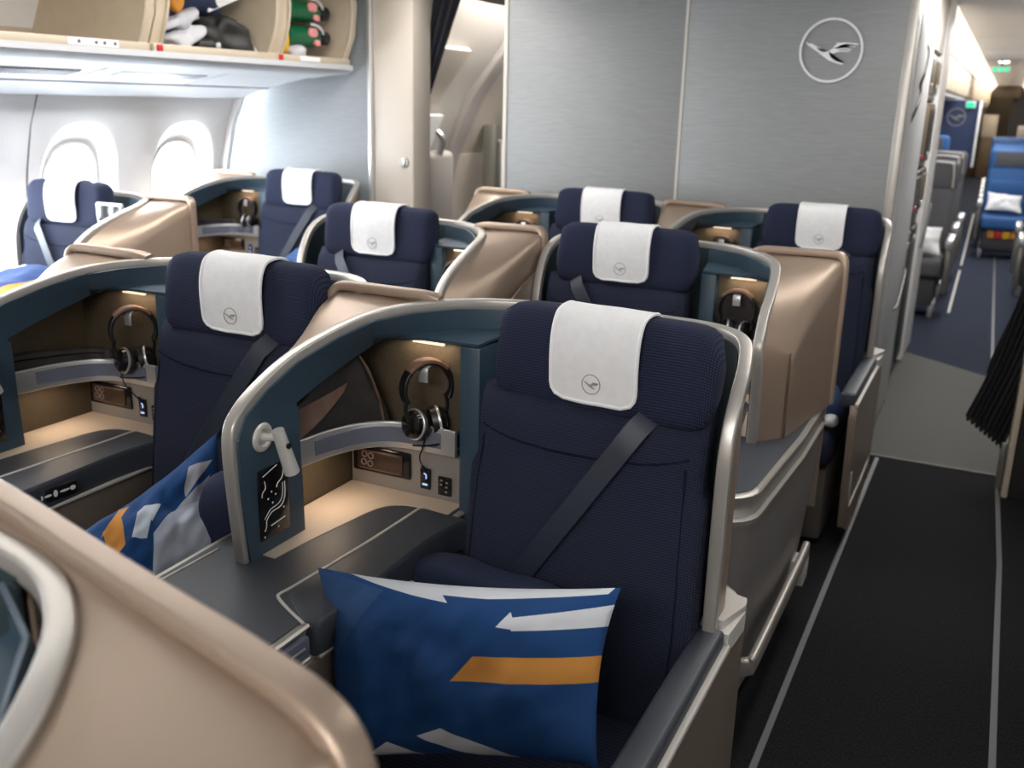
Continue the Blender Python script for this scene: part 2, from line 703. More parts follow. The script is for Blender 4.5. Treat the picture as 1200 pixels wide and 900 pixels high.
# ------------------------------------------------------------------ room shell
XL, XR = -4.12, 1.42
YB = 4.54                                  # aft bulkhead of the business cabin
fl = sroot('floor')
bm = B(); box(bm, (XL, -1.6, -.05), (XR, 4.9, 0)); obj('business_carpet', bm, 'carpet_dark', fl)
bm = B(); prism(bm, [(XL, 4.9), (XR, 4.9), (XR, 6.4), (.15, 6.83), (-.5, 7.36), (XL, 8.6)], 'z', -.05, -.002)
obj('galley_vinyl', bm, 'vinyl', fl)
bm = B(); prism(bm, [(XL, 8.6), (-.5, 7.36), (.15, 6.83), (XR, 6.4), (XR, 34), (XL, 34)], 'z', -.05, -.001)
obj('aft_carpet', bm, 'carpet_blue', fl)
# seat-track strips on the floor
k = 1
for (x0, y0, x1, y1, w, mt_) in ((-.362, .3, -.352, 4.86, .018, 'steel_strip'), (.195, .3, .205, 3.85, .018, 'steel_strip'), (.205, 3.85, .185, 4.86, .018, 'steel_strip'),
                            (-.243, 9.0, -.265, 11.6, .02, 'inlay_cream'), (-.268, 12.0, -.34, 18.5, .02, 'inlay_cream'), (.13, 6.9, .06, 13, .018, 'steel_strip')):
    bm = B()
    d = V((x1 - x0, y1 - y0, 0)).normalized()
    nn = V((d.y, -d.x, 0)) * w / 2
    prism(bm, [(x0 - nn.x, y0 - nn.y), (x0 + nn.x, y0 + nn.y), (x1 + nn.x, y1 + nn.y), (x1 - nn.x, y1 - nn.y)], 'z', -.001, .003)
    struct('trim_%d' % k, bm, mt_)
    k += 1
bm = B(); box(bm, (-.42, 4.885, -.001), (.2, 4.905, .004)); struct('trim_%d' % k, bm, 'toe'); k += 1

bm = B(); box(bm, (XL - .1, -1.7, 2.42), (XR + .1, 6.9, 2.47)); struct('ceiling', bm, 'ceiling_white')
bm = B(); box(bm, (XL - .1, -1.75, -.05), (XR + .1, -1.6, 2.47)); struct('wall_front', bm, 'wall_cream')
bm = B(); box(bm, (XR, -1.6, -.05), (XR + .1, 34, 2.5)); struct('wall_right', bm, 'wall_white')
bm = B(); box(bm, (XL, 33.9, -.05), (XR, 34, 2.5)); struct('wall_aft', bm, 'galley_wood')

# left sidewall with window openings
WZ, WPITCH, WC0 = 1.165, .69, 3.452


def wx(z):
    """sidewall profile"""
    P_ = [(-.05, -4.02), (.5, -4.11), (.95, -4.13), (1.25, -4.10), (1.5, -4.03), (1.70, -3.93), (2.45, -3.55)]
    for (z0, x0), (z1, x1) in zip(P_[:-1], P_[1:]):
        if z <= z1:
            t = (z - z0) / (z1 - z0)
            return x0 + (x1 - x0) * t
    return P_[-1][1]


wl = sroot('wall_left')
wins = [WC0 + (i - 4) * WPITCH for i in range(6)]
NR = 40
for wi, yc in enumerate(wins):
    y0, y1 = yc - WPITCH / 2, yc + WPITCH / 2
    bm = B()
    zlo, zhi = .72, 1.62

    def rect_pt(a):
        c, s_ = math.cos(a), math.sin(a)
        hw, hh = WPITCH / 2, (zhi - zlo) / 2
        t = min(hw / max(abs(c), 1e-6), hh / max(abs(s_), 1e-6))
        return yc + c * t, (zlo + zhi) / 2 + s_ * t

    def oval(a, ry, rz):
        e = 2 / 2.6
        c, s_ = math.cos(a), math.sin(a)
        return yc + math.copysign(abs(c) ** e, c) * ry, WZ + math.copysign(abs(s_) ** e, s_) * rz
    angs = [2 * PI * i / NR for i in range(NR)]
    ca = math.atan2((zhi - zlo) / 2, WPITCH / 2)
    for q in (ca, PI - ca, PI + ca, 2 * PI - ca):       # a ring vertex in every corner
        i = min(range(NR), key=lambda i: abs(angs[i] - q))
        angs[i] = q
    rings = []
    rp = [rect_pt(a) for a in angs]
    rings.append([V((wx(z), y, z)) for y, z in rp])
    for ry, rz, d in ((.235, .345, 0), (.228, .335, .010), (.205, .30, .040), (.18, .262, .065), (.166, .238, .08)):
        pr = [oval(a, ry, rz) for a in angs]
        rings.append([V((wx(z) - d, y, z)) for y, z in pr])
    loft(bm, rings, caps=False)
    # strips above and below
    for za, zb in ((-.05, .72), (1.62, 2.45)):
        zs = [za + (zb - za) * i / 6 for i in range(7)]
        vs = [[bm.verts.new(V((wx(z), y, z))) for y in (y0, y1)] for z in zs]
        for a, b in zip(vs[:-1], vs[1:]):
            bm.faces.new((a[0], a[1], b[1], b[0]))
    bmesh.ops.remove_doubles(bm, verts=bm.verts, dist=.0005)
    obj('sidewall_panel', bm, 'wall_white', wl, recalc=True, smooth=50)
    wr = sroot('window_%d' % (wi + 1), (0, yc, WZ))
    bm = B()
    pr = [oval(a, .160, .231) for a in angs]
    sweep(bm, [V((wx(z) - .075, y - yc, z - WZ)) for y, z in pr], circ(.010, 8), closed=True)
    obj('window_frame', bm, 'wall_white', wr)
    bm = B()
    prp = [(y - yc, z - WZ) for y, z in (oval(a, .162, .234) for a in angs)]
    vs0 = [bm.verts.new(V((wx(z + WZ) - .088, y, z))) for y, z in prp]
    bm.faces.new(vs0)
    obj('pane', bm, 'pane_glass', wr)
    bm = B()
    tube(bm, [V((wx(WZ + .19) - .068, t * .045, .195 + .012 * (1 - t * t))) for t in (-1, -.5, 0, .5, 1)], .006, 8, 3)
    obj('shade_handle', bm, 'trim_metal', wr)
    area('daylight_portal', (wx(WZ) - .12, yc, WZ), (0, -PI / 2, 0), .46, .32, 1, portal=True)
# panel joints
for i in (1, 3):
    bm = B()
    yj = wins[i] - WPITCH / 2 - .0 if i != 3 else wins[4] - WPITCH / 2 + .04
    sweep(bm, [V((wx(z) + .001, yj, z)) for z in [.3 + .1 * j for j in range(15)]], rrect(.008, .006, .002, 1))
    obj('panel_joint', bm, 'grille', wl)
bm = B(); box(bm, (XL - .02, -1.6, -.05), (XL + .15, .66, 2.45)); obj('sidewall_front', bm, 'wall_white', wl)
bm = B()
sweep(bm, [V((wx(z) + .012, 4.47, z)) for z in [.3 + .1 * j for j in range(17)]], rrect(.05, .05, .012))
obj('wall_end_trim', bm, 'wall_white', wl)

# aft-left lining beyond the bulkhead, with the door surround
def dx(z):
    P_ = [(-.05, -4.0), (.86, -3.93), (1.25, -3.84), (1.70, -3.62), (2.1, -3.30), (2.45, -2.95)]
    for (z0, x0), (z1, x1) in zip(P_[:-1], P_[1:]):
        if z <= z1:
            return x0 + (x1 - x0) * (z - z0) / (z1 - z0)
    return P_[-1][1]


zs = [-.05 + .125 * i for i in range(21)]
bm = B(); sheet(bm, [[V((dx(z), y, z)) for y in (4.62, 5.3, 6.0, 6.56)] for z in zs], .03); obj('door_lining', bm, 'door_beige', wl)
bm = B(); sheet(bm, [[V((dx(z) - .02, y, z)) for y in (6.72, 8, 12, 34)] for z in zs], .03); obj('aft_lining', bm, 'door_beige', wl)
dr = sroot('door_1', (0, 6.6, 0))
bm = B(); sweep(bm, [V((dx(z) + .02, .04, z)) for z in zs], rrect(.07, .19, .02)); obj('door_frame', bm, 'door_grey', dr)
bm = B(); sheet(bm, [[V((dx(z) + .02, y, z)) for y in (.16, .5, .95)] for z in [1.24 + .1 * i for i in range(9)]], .02); obj('door_panel', bm, 'wall_cream', dr)
bm = B(); sheet(bm, [[V((dx(z) + .03, y, z)) for y in (.16, .5, .95)] for z in [.1 + .114 * i for i in range(11)]], .02); obj('door_panel', bm, 'wall_cream', dr)
bm = B(); box(bm, (-3.72, .36, .6), (-3.60, .46, 1.48), .03); obj('handle_column', bm, 'galley_metal', dr)
bm = B(); tube(bm, [(-3.58, .38, .75), (-3.55, .38, .8), (-3.55, .38, 1.3), (-3.58, .38, 1.35)], .012, 8, 3); obj('door_handle', bm, 'silver', dr)
# a curved stowage lid and the assist-seat back seen past the curtain
bm = B(); sheet(bm, [[V((dx(z) + .06, y, z)) for y in (5.35, 5.7, 6.1)] for z in [1.62 + .07 * i for i in range(6)]], .04)
obj('stowage_lid', bm, 'wall_cream', wl)
bm = B(); sheet(bm, [[V((dx(z) + .05, y, z)) for y in (5.45, 5.75, 6.25)] for z in [1.30 + .06 * i for i in range(5)]], .03)
obj('lining_panel', bm, 'wall_white', wl)
t = thing('crew_seat', 'folded beige crew seat behind the dark side curtain', 'crew seat', (-3.35, 5.62, .45))
bm = B(); box(bm, (-.08, -.18, .1), (.06, .18, .88), .05, 3); obj('backrest', bm, 'door_grey', t)
bm = B(); box(bm, (-.10, -.19, -.42), (.09, .19, .06), .05, 3); obj('base', bm, 'wall_cream', t)
bm = B(); tube(bm, [(.04, 0, .86), (.06, 0, .95), (.02, 0, 1.0)], .02, 8, 3); obj('harness_hook', bm, 'silver', t)
bm = B(); box(bm, (-4.0, 4.62, 2.30), (-2.2, 9, 2.34)); ca_ = struct('trim_%d' % k, bm, 'door_grey'); k += 1
t = thing('ceiling_spotlight', 'round white ceiling spotlight over the door area', 'light', (-3.58, 6.62, 2.295))
bm = B(); lathe(bm, (0, 0, 0), (0, 0, -1), [(-.004, .06), (.012, .058), (.014, .045)]); obj('bezel', bm, 'trim_metal', t)
bm = B(); lathe(bm, (0, 0, 0), (0, 0, -1), [(.010, .044), (.018, .040), (.019, .002)]); obj('lens', bm, 'lamp_white', t)
t = thing('exit_sign', 'small green exit sign beside the dark side curtain', 'sign', (-3.40, 5.6, 2.10))
bm = B(); box(bm, (-.09, -.012, -.065), (.09, .012, .065), .012); obj('frame', bm, 'white_print', t)
bm = B(); prism(bm, [(-.075, -.05), (.075, -.05), (.075, .05), (-.055, .05)], 'y', -.017, -.011); obj('sign_face', bm, 'exit_green', t)
bm = B(); box(bm, (-.02, -.01, .06), (.02, .01, .2)); obj('bracket', bm, 'door_grey', t)

# aft bulkhead of the centre block: two panels, seam and edge trims
bk = sroot('wall_bulkhead')
bm = B(); box(bm, (-2.285, YB, 0), (-1.386, YB + .05, 2.42), .004); obj('panel', bm, 'bulkhead', bk)
bm = B(); box(bm, (-1.372, YB, 0), (-.44, YB + .05, 2.42), .004); obj('panel', bm, 'bulkhead', bk)
bm = B(); box(bm, (-1.386, YB - .002, 0), (-1.372, YB + .04, 2.42)); obj('seam_trim', bm, 'inlay_cream', bk)
bm = B(); box(bm, (-2.305, YB - .006, 0), (-2.283, YB + .07, 2.42), .004); obj('edge_trim', bm, 'inlay_cream', bk)
bm = B(); box(bm, (-.442, YB - .006, 0), (-.40, YB + .05, 2.42), .006); obj('edge_trim', bm, 'trim_metal', bk)
t = thing('wall_emblem', 'raised white ring with flying crane on the grey bulkhead', 'emblem', (-.735, YB - .001, 1.893))
pl = lambda x, y, d: V((x * .132, -d, y * .132))
bm = B(); ring_emblem(bm, pl, .008, .93, 1.0); obj('ring', bm, 'cover_white', t)
bm = B(); crane(bm, pl, .008); obj('crane', bm, 'cover_white', t, smooth=0)
# outboard bulkhead with cream post
ob = sroot('wall_outboard')
bm = B(); box(bm, (XL - .02, YB, 0), (-3.06, YB + .06, 2.42), .004); obj('panel', bm, 'bulkhead_silver', ob)
bm = B(); box(bm, (-3.075, YB - .08, 0), (-3.05, YB + .08, 2.42), .008); obj('edge_trim', bm, 'silver', ob)
bm = B(); box(bm, (-3.05, YB - .06, 0), (-2.80, YB + .12, 2.42), .012); obj('post', bm, 'wall_cream', ob)
bm = B(); lathe(bm, (-2.855, YB - .06, 1.325), (0, -1, 0), [(0, .028), (.006, .027), (.007, .02), (.004, .018), (.004, .002)]); obj('latch_ring', bm, 'galley_metal', ob)
bm = B(); box(bm, (-2.862, YB - .072, 1.308), (-2.848, YB - .06, 1.342), .003); obj('latch_bar', bm, 'silver', ob)

# ------------------------------------------------------------------ galley monument behind the bulkhead
gm = sroot('wall_monument')
bm = B(); box(bm, (-1.3, YB + .05, 0), (-.43, 6.0, 2.42), .01); obj('cabinet_side', bm, 'monument_silver', gm)
bm = B(); box(bm, (-.436, 5.05, .02), (-.426, 5.96, 2.4), .002); obj('door_panel', bm, 'monument_silver', gm)
bm = B(); tube(bm, [(-.43, 5.50, 1.98), (-.412, 5.47, 1.93), (-.410, 5.33, 1.83), (-.418, 5.30, 1.78), (-.410, 5.26, 1.73), (-.412, 5.15, 1.66), (-.43, 5.13, 1.60)], .007, 8, 4)
obj('grab_handle', bm, 'handle_dark', gm)
bm = B(); tube(bm, [(-.43, 5.55, .62), (-.41, 5.6, .64), (-.41, 5.85, .78), (-.43, 5.9, .8)], .007, 8, 4); obj('grab_handle', bm, 'handle_dark', gm)
bm = B(); box(bm, (-1.3, 7.0, 0), (-.435, 7.62, 2.42), .01); obj('end_post', bm, 'wall_white', gm)
bm = B(); tube(bm, [(-.437, 7.1, .78), (-.42, 7.15, .8), (-.42, 7.5, 1.0), (-.437, 7.55, 1.02)], .007, 8, 4); obj('grab_handle', bm, 'handle_dark', gm)
bm = B(); box(bm, (-1.3, 6.0, 0), (-1.1, 7.0, 2.42)); obj('recess_back', bm, 'galley_dark', gm)
bm = B(); box(bm, (-1.1, 6.0, 2.0), (-.45, 7.0, 2.42)); obj('header', bm, 'wall_cream', gm)
for z in (1.02, 1.33, 1.72):
    bm = B(); box(bm, (-1.1, 6.0, z), (-.46, 7.0, z + .03), .004); obj('shelf', bm, 'galley_metal', gm)
for (z0, z1, lab) in ((.03, 1.0, 'tall dark galley trolley at floor level behind the bulkhead'),):
    for j, y0 in enumerate((6.05, 6.52)):
        t = thing('galley_trolley', lab + (', nearer the bulkhead' if j == 0 else ', beside the white end post'), 'trolley', (-.765, y0 + .22, 0), group='galley trolleys')
        bm = B(); box(bm, (-.3, -.2, z0), (.3, .2, z1), .01); obj('body', bm, 'galley_dark', t)
        bm = B(); box(bm, (.3, -.18, z0 + .05), (.315, .18, z1 - .05), .006); obj('door', bm, 'galley_dark', t)
        bm = B(); box(bm, (.312, -.05, .86), (.320, .05, .89), .002); obj('latch', bm, 'silver', t)
for j, (y0, z0, z1) in enumerate(((6.05, 1.065, 1.31), (6.52, 1.065, 1.31), (6.05, 1.365, 1.70), (6.52, 1.365, 1.70), (6.05, 1.765, 1.97), (6.52, 1.765, 1.97))):
    t = thing('galley_box', ['dark metal galley box on the lower shelf, nearer the bulkhead', 'dark metal galley box on the lower shelf, beside the white post',
                             'brown galley box on the middle shelf with a red latch', 'brown galley box on the middle shelf beside the white post',
                             'grey galley box on the top shelf, nearer the bulkhead', 'grey galley box on the top shelf beside the white post'][j], 'galley box', (-.735, y0 + .22, z0), group='galley boxes')
    bm = B(); box(bm, (-.28, -.2, -.015), (.29, .2, z1 - z0), .008); obj('body', bm, ['galley_dark', 'galley_dark', 'galley_wood', 'galley_wood', 'galley_metal', 'galley_metal'][j], t)
    bm = B(); box(bm, (.29, -.17, .03), (.298, .17, z1 - z0 - .03), .003); obj('front_panel', bm, ['galley_dark', 'galley_wood', 'galley_wood', 'galley_dark', 'galley_dark', 'galley_wood'][j], t)
    bm = B(); box(bm, (.294, -.06, .02), (.3005, .06, .045), .002); obj('latch', bm, 'red' if j in (0, 2) else 'silver', t)

# right-hand partition at the end of the cabin
rp_ = sroot('wall_partition')
bm = B(); box(bm, (.225, 4.62, 0), (XR, 4.72, 2.42), .006); obj('panel', bm, 'galley_dark', rp_)
bm = B(); box(bm, (.20, 4.60, 0), (.227, 4.74, 2.42), .006); obj('edge_trim', bm, 'bin_lip', rp_)
bm = B(); box(bm, (.175, 4.72, 0), (.20, 4.80, .22), .004); obj('floor_bracket', bm, 'galley_metal', rp_)

# black gathered curtain by the right-hand partition
def pleats(name, fl_, fr_, zt, zb, y, mt_, folds, amp, nz=26, nxx=70, zbr=None, label=None, cat='curtain'):
    """fl_/fr_: left/right edge x as functions of z; hem slopes from zb (left) to zbr"""
    zbr = zb if zbr is None else zbr
    bm = B()
    g = []
    for j in range(nz + 1):
        row = []
        for i in range(nxx + 1):
            a = i / nxx
            hem = zb + (zbr - zb) * a + .012 * math.sin(a * folds * 2 * PI)
            z = zt + (hem - zt) * j / nz
            x = fl_(z) * (1 - a) + fr_(z) * a
            row.append(V((x, y + amp * math.sin(a * folds * 2 * PI + .6 * math.sin(j * .2)) + .3 * amp * math.sin(a * 7 + j * .3), z)))
        g.append(row)
    sheet(bm, g, .004)
    o = obj(name, bm, mt_, smooth=70)
    return tag(o, label, cat)


def lerp(tab):
    def f(z):
        for (z0, x0), (z1, x1) in zip(tab[:-1], tab[1:]):
            if z >= z1:
                return x0 + (x1 - x0) * (z - z0) / (z1 - z0)
        return tab[-1][1]
    return f


pleats('curtain', lerp([(2.3, .34), (1.3, .24), (.94, .155), (.60, .09), (.45, .05), (.31, .005), (.2, -.01)]), lerp([(2.3, .50), (1.2, .44), (.2, .18)]), 2.3, .315, 4.74, 'curtain_black', 9, .014,
       zbr=.195, label='black pleated curtain flaring at its hem beside the aisle partition')
pleats('curtain', lerp([(2.3, .36), (1.3, .26), (.94, .172), (.60, .082), (.5, .065)]), lerp([(2.3, .5), (.5, .16)]), 2.3, .50, 4.86, 'curtain_black', 6, .012, label='shorter black curtain layer hanging behind the flaring one')
pleats('curtain', lerp([(2.35, -2.80), (2.16, -2.85), (1.65, -2.93), (1.45, -2.955), (1.07, -2.955), (.5, -2.97)]), lerp([(2.35, -2.60), (2.16, -2.675), (1.63, -2.885), (1.45, -2.925), (1.07, -2.89), (.5, -2.87)]),
       2.35, .5, 4.75, 'curtain_navy', 3.5, .02, label='dark navy curtain tied back against the cream post')

# ------------------------------------------------------------------ overhead bins on the left
BZ = 1.81


def bin_body(y0, y1, lip0, lip1):
    """beige liner: floor, back wall and top curve"""
    bm = B()
    prof = [(-3.215, BZ + .012), (-3.5, BZ - .005), (-3.72, BZ + .005), (-3.80, BZ + .05), (-3.85, BZ + .16), (-3.84, BZ + .30), (-3.76, BZ + .42), (-3.6, BZ + .52), (-3.3, BZ + .56)]
    pp = cr([(x, 0, z) for x, z in prof], 3)
    sheet(bm, [[V((p.x, y, p.z)) for y in (y0, (y0 + y1) / 2, y1)] for p in pp], .012)
    return bm


BINS = [(1.45, 3.05, 'open empty beige overhead bin with a latch plate'), (3.165, 3.84, 'open overhead bin stuffed with blankets and a black jacket'), (3.935, 4.44, 'open overhead bin holding two green oxygen bottles by the bulkhead')]
for bi, (y0, y1, lab) in enumerate(BINS):
    t = thing('overhead_bin', lab, 'overhead bin', (0, 0, 0), group='left overhead bins')
    obj('bin_shell', bin_body(y0, y1, 0, 0), 'bin_beige', t)
    bm = B(); box(bm, (-3.225, y0 - .05, BZ), (-3.195, y1 + .045, BZ + .036), .006); obj('lip', bm, 'bin_lip', t)
    poly = [(-3.225, BZ + .01), (-3.165, BZ + .15), (-3.15, BZ + .3), (-3.17, BZ + .45), (-3.22, BZ + .6), (-3.86, BZ + .6), (-3.86, BZ + .01)]
    for ya, yb in ((y0 - .055, y0), (y1, y1 + .05)):
        bm = B(); prism(bm, poly, 'y', ya + .001, yb); obj('side_panel', bm, 'bin_beige', t)
        e = yb if ya < y0 else ya
        bm = B(); tube(bm, [V((x + .004, e, z)) for x, z in poly[:5]], .008, 6, 4); obj('edge_strip', bm, 'bin_lip', t)
    if bi == 0:
        bm = B(); box(bm, (-3.197, 2.69, BZ + .006), (-3.190, 2.93, BZ + .034), .003); pl_ = obj('label_plate', bm, 'piping_white', t)
        for yy in (2.74, 2.82, 2.86, 2.91):
            bm = B(); box(bm, (-3.1905, yy - .007, BZ + .014), (-3.189, yy + .007, BZ + .027)); obj('mark', bm, 'grille', pl_)
        bm = B(); tube(bm, [V((x, 2.56, z)) for x, z in ((-3.5, BZ + .002), (-3.72, BZ + .012), (-3.78, BZ + .055), (-3.83, BZ + .16), (-3.82, BZ + .30), (-3.74, BZ + .40))], .008, 6, 4); obj('liner_rib', bm, 'bin_lip', t)
    else:
        bm = B(); box(bm, (-3.198, y0 - .035, BZ + .006), (-3.188, y0 - .005, BZ + .032), .003); obj('red_latch', bm, 'red', t)
    if bi == 2:
        bm = B(); box(bm, (-3.197, 4.06, BZ + .008), (-3.190, 4.22, BZ + .030), .003); obj('label_plate', bm, 'piping_white', t)

# passenger service panel under the bins
sp = sroot('trim_%d' % k); k += 1


def under(x):
    return BZ - .004 - (-3.2 - x) * .19


prof = [(-3.195, BZ), (-3.19, BZ - .012), (-3.22, BZ - .03), (-3.35, under(-3.35) - .006), (-3.45, under(-3.45))]
bm = B(); sheet(bm, [[V((x, y, z)) for y in (.5, 2, 3.4, 4.49)] for x, z in prof], .012); obj('underside_edge', bm, 'psu_white', sp)
for (y0, y1, kind) in ((2.0, 3.10, 'grille'), (3.115, 3.83, 'slot'), (3.845, 4.46, 'plain'), (.9, 1.985, 'plain')):
    bm = B()
    sheet(bm, [[V((x, y, under(x))) for y in (y0, y1)] for x in (-3.455, -3.6, -3.75)], .010, 0)
    pn = obj('service_panel', bm, 'psu_white', sp)
    if kind == 'grille':
        bm = B(); sheet(bm, [[V((x, y, under(x) - .0095)) for y in (2.1, 3.03)] for x in (-3.52, -3.62)], .002); obj('grille_back', bm, 'black', pn)
        bm = B()
        for i in range(46):
            yy = 2.11 + i * .02
            prism(bm, [(yy, 0), (yy + .007, 0), (yy + .007, .006), (yy, .006)], 'x', -3.62, -3.52)
        for v in bm.verts:
            v.co.z += under(v.co.x) - .017
        o = obj('grille_slats', bm, 'grille', pn); o['kind'] = 'stuff'
    if kind == 'slot':
        bm = B(); sheet(bm, [[V((x, y, under(x) - .0095)) for y in (3.24, 3.76)] for x in (-3.52, -3.60)], .003); obj('slot_cover', bm, 'rim_inset', pn)
bm = B(); sheet(bm, [[V((x, y, under(x) - .004 - (.02 if x < -3.85 else 0))) for y in (.5, 2, 3.4, 4.49)] for x in (-3.755, -3.85, -3.94)], .012); obj('wall_cove', bm, 'psu_white', sp)
bm = B(); box(bm, (-3.88, -1.5, BZ + .6), (-3.15, 4.49, BZ + .612)); obj('bin_top', bm, 'bin_beige', sp)

# contents of the bins
tag(lump('blanket', (-3.44, 3.46, BZ + .25), (.30, .46, .20), 'blanket_navy', 1, .3), 'folded navy blanket filling the top of the middle bin', 'blanket', 'bin blankets')
tag(lump('blanket', (-3.42, 3.30, BZ + .10), (.22, .26, .17), 'blanket_blue', 2, .25), 'blue blanket end behind the white pillows in the middle bin', 'blanket', 'bin blankets')
tag(lump('pillow', (-3.285, 3.36, BZ + .145), (.10, .27, .055), 'fabric_white', 3, .8, 14, Matrix.Rotation(.25, 3, 'X')), 'rumpled white pillow corner above the other in middle bin', 'pillow', 'bin pillows')
tag(lump('pillow', (-3.27, 3.34, BZ + .065), (.09, .24, .07), 'fabric_white', 4, .8, 14, Matrix.Rotation(.45, 3, 'X')), 'rumpled white pillow lying on the middle bin lip', 'pillow', 'bin pillows')
tag(lump('cushion', (-3.29, 3.35, BZ + .215), (.05, .075, .09), 'fabric_orange', 5, .3, 9, Matrix.Rotation(-.5, 3, 'X')), 'orange patch of cushion in the middle bin', 'cushion')
tag(lump('jacket', (-3.32, 3.66, BZ + .095), (.17, .34, .15), 'jacket_black', 6, .8, 10, Matrix.Rotation(-.15, 3, 'X')), 'crumpled black jacket lying at the middle bin edge', 'jacket')
t = thing('sign_card', 'white paper card propped on blankets in middle bin', 'card', (-3.30, 3.63, BZ + .285))
bm = B(); box(bm, (-.006, -.11, -.06), (.006, .11, .10), .003, rot=Matrix.Rotation(.35, 3, 'X')); obj('card', bm, 'piping_white', t)
for j, (y, z, lab) in enumerate(((3.50, BZ + .05, 'dark water bottle lying beside white pillow in middle bin'), (3.74, BZ + .042, 'clear-capped bottle lying under the black jacket'))):
    t = thing('bottle', lab, 'bottle', (-3.25, y, z))
    bm = B(); lathe(bm, (-.04, -.06, 0), (.3, 1, 0), [(0, .02), (.01, .032), (.08, .034), (.10, .02)]); obj('body', bm, 'jacket_black', t)
    bm = B(); lathe(bm, (-.04, -.06, 0), (.3, 1, 0), [(.10, .017), (.125, .017), (.127, .01)]); obj('cap', bm, 'fabric_white', t)
for j, z in enumerate((BZ + .250, BZ + .130)):
    t = thing('oxygen_bottle', ['green oxygen bottle, the higher one in the end bin', 'green oxygen bottle, the lower one in the end bin'][j], 'oxygen bottle', (-3.275, 4.19, z), group='oxygen bottles')
    ax = V((.12, 1, 0)).normalized()
    bm = B(); lathe(bm, ax * -.14, ax, [(0, .03), (.015, .050), (.20, .053), (.235, .038), (.25, .022)]); obj('cylinder', bm, 'green_bottle', t)
    bm = B(); lathe(bm, ax * .09, ax, [(.0, .024), (.03, .026), (.035, .035), (.075, .036), (.08, .015)]); obj('valve', bm, 'black', t)
    bm = B(); soft(bm, ax * .02 + V((.048, 0, .02)), (.02, .07, .045), 4, 14, 8); obj('tag', bm, 'pink_tag', t)
    bm = B(); soft(bm, ax * .05 + V((.046, 0, -.028)), (.02, .05, .03), 4, 14, 8); obj('tag', bm, 'pink_tag', t)
    bm = B(); tube(bm, [ax * .11 + V((.03, 0, .02)), ax * .08 + V((.060, 0, .02)), ax * .04 + V((.066, 0, .05)), ax * .0 + V((.05, 0, .06))], .007, 8, 4); obj('hose', bm, 'fabric_white', t)
    bm = B(); box(bm, (-.30, -.13, -.058), (-.05, .10, -.050), .003); obj('cradle', bm, 'grille', t)
tag(lump('bag', (-3.30, 4.02, BZ + .13), (.09, .12, .20), 'yellow_bag', 9, .5, 12), 'yellow mask bag beside the green oxygen bottles', 'bag')
tag(lump('pouch', (-3.27, 4.12, BZ + .045), (.09, .14, .07), 'fabric_white', 10, .5, 14), 'crumpled white pouch below the green oxygen bottles', 'pouch')

# ------------------------------------------------------------------ console shells
UO = .73           # outer side
TRIM = [(.602, -.435, .752), (.604, -.447, .90), (.600, -.455, 1.02), (.598, -.430, 1.065), (.592, -.37, 1.105), (.585, -.28, 1.142), (.568, -.16, 1.172), (.545, -.06, 1.190),
        (.495, .03, 1.200), (.42, .11, 1.203), (.31, .165, 1.204), (.10, .188, 1.205), (-.05, .182, 1.205), (-.165, .158, 1.205), (-.228, .112, 1.196), (-.250, .050, 1.165), (-.252, .0, 1.115), (-.250, -.038, 1.04),
        (-.250, -.050, .92), (-.250, -.048, .64)]
TN = [(1, 0, 0)] * 5 + [(.95, .3, 0), (.9, .4, 0), (.75, .65, 0), (.6, .8, 0), (.4, .9, 0), (.15, 1, 0), (0, 1, 0), (-.1, 1, 0), (-.5, .86, 0), (-.85, .5, 0), (-1, .1, 0)] + [(-1, 0, 0)] * 4
OUT = [(.665, -.365, .752), (.665, -.365, .90), (.664, -.365, .985), (.667, -.35, 1.01), (.674, -.30, 1.05), (.686, -.21, 1.10), (.700, -.11, 1.145), (.718, -.02, 1.19), (.726, .058, 1.214), (.49, .078, 1.213)]


def plan(inset=0.0, wide=0.0):
    """deck outline (counter-clockwise from above in u,v)"""
    o = UO - .005 - inset + wide
    n = -.865 + inset - wide
    i_ = .338 + inset
    r = .10
    pts = [(i_, .055), (i_, n)]
    for q in range(7):
        a = -PI / 2 + PI / 2 * q / 6
        pts.append((o - r - .02 + r * math.cos(a) * 1.0, n + r + r * math.sin(a)))
    pts += [(o, -.30), (o, .055)]
    return pts


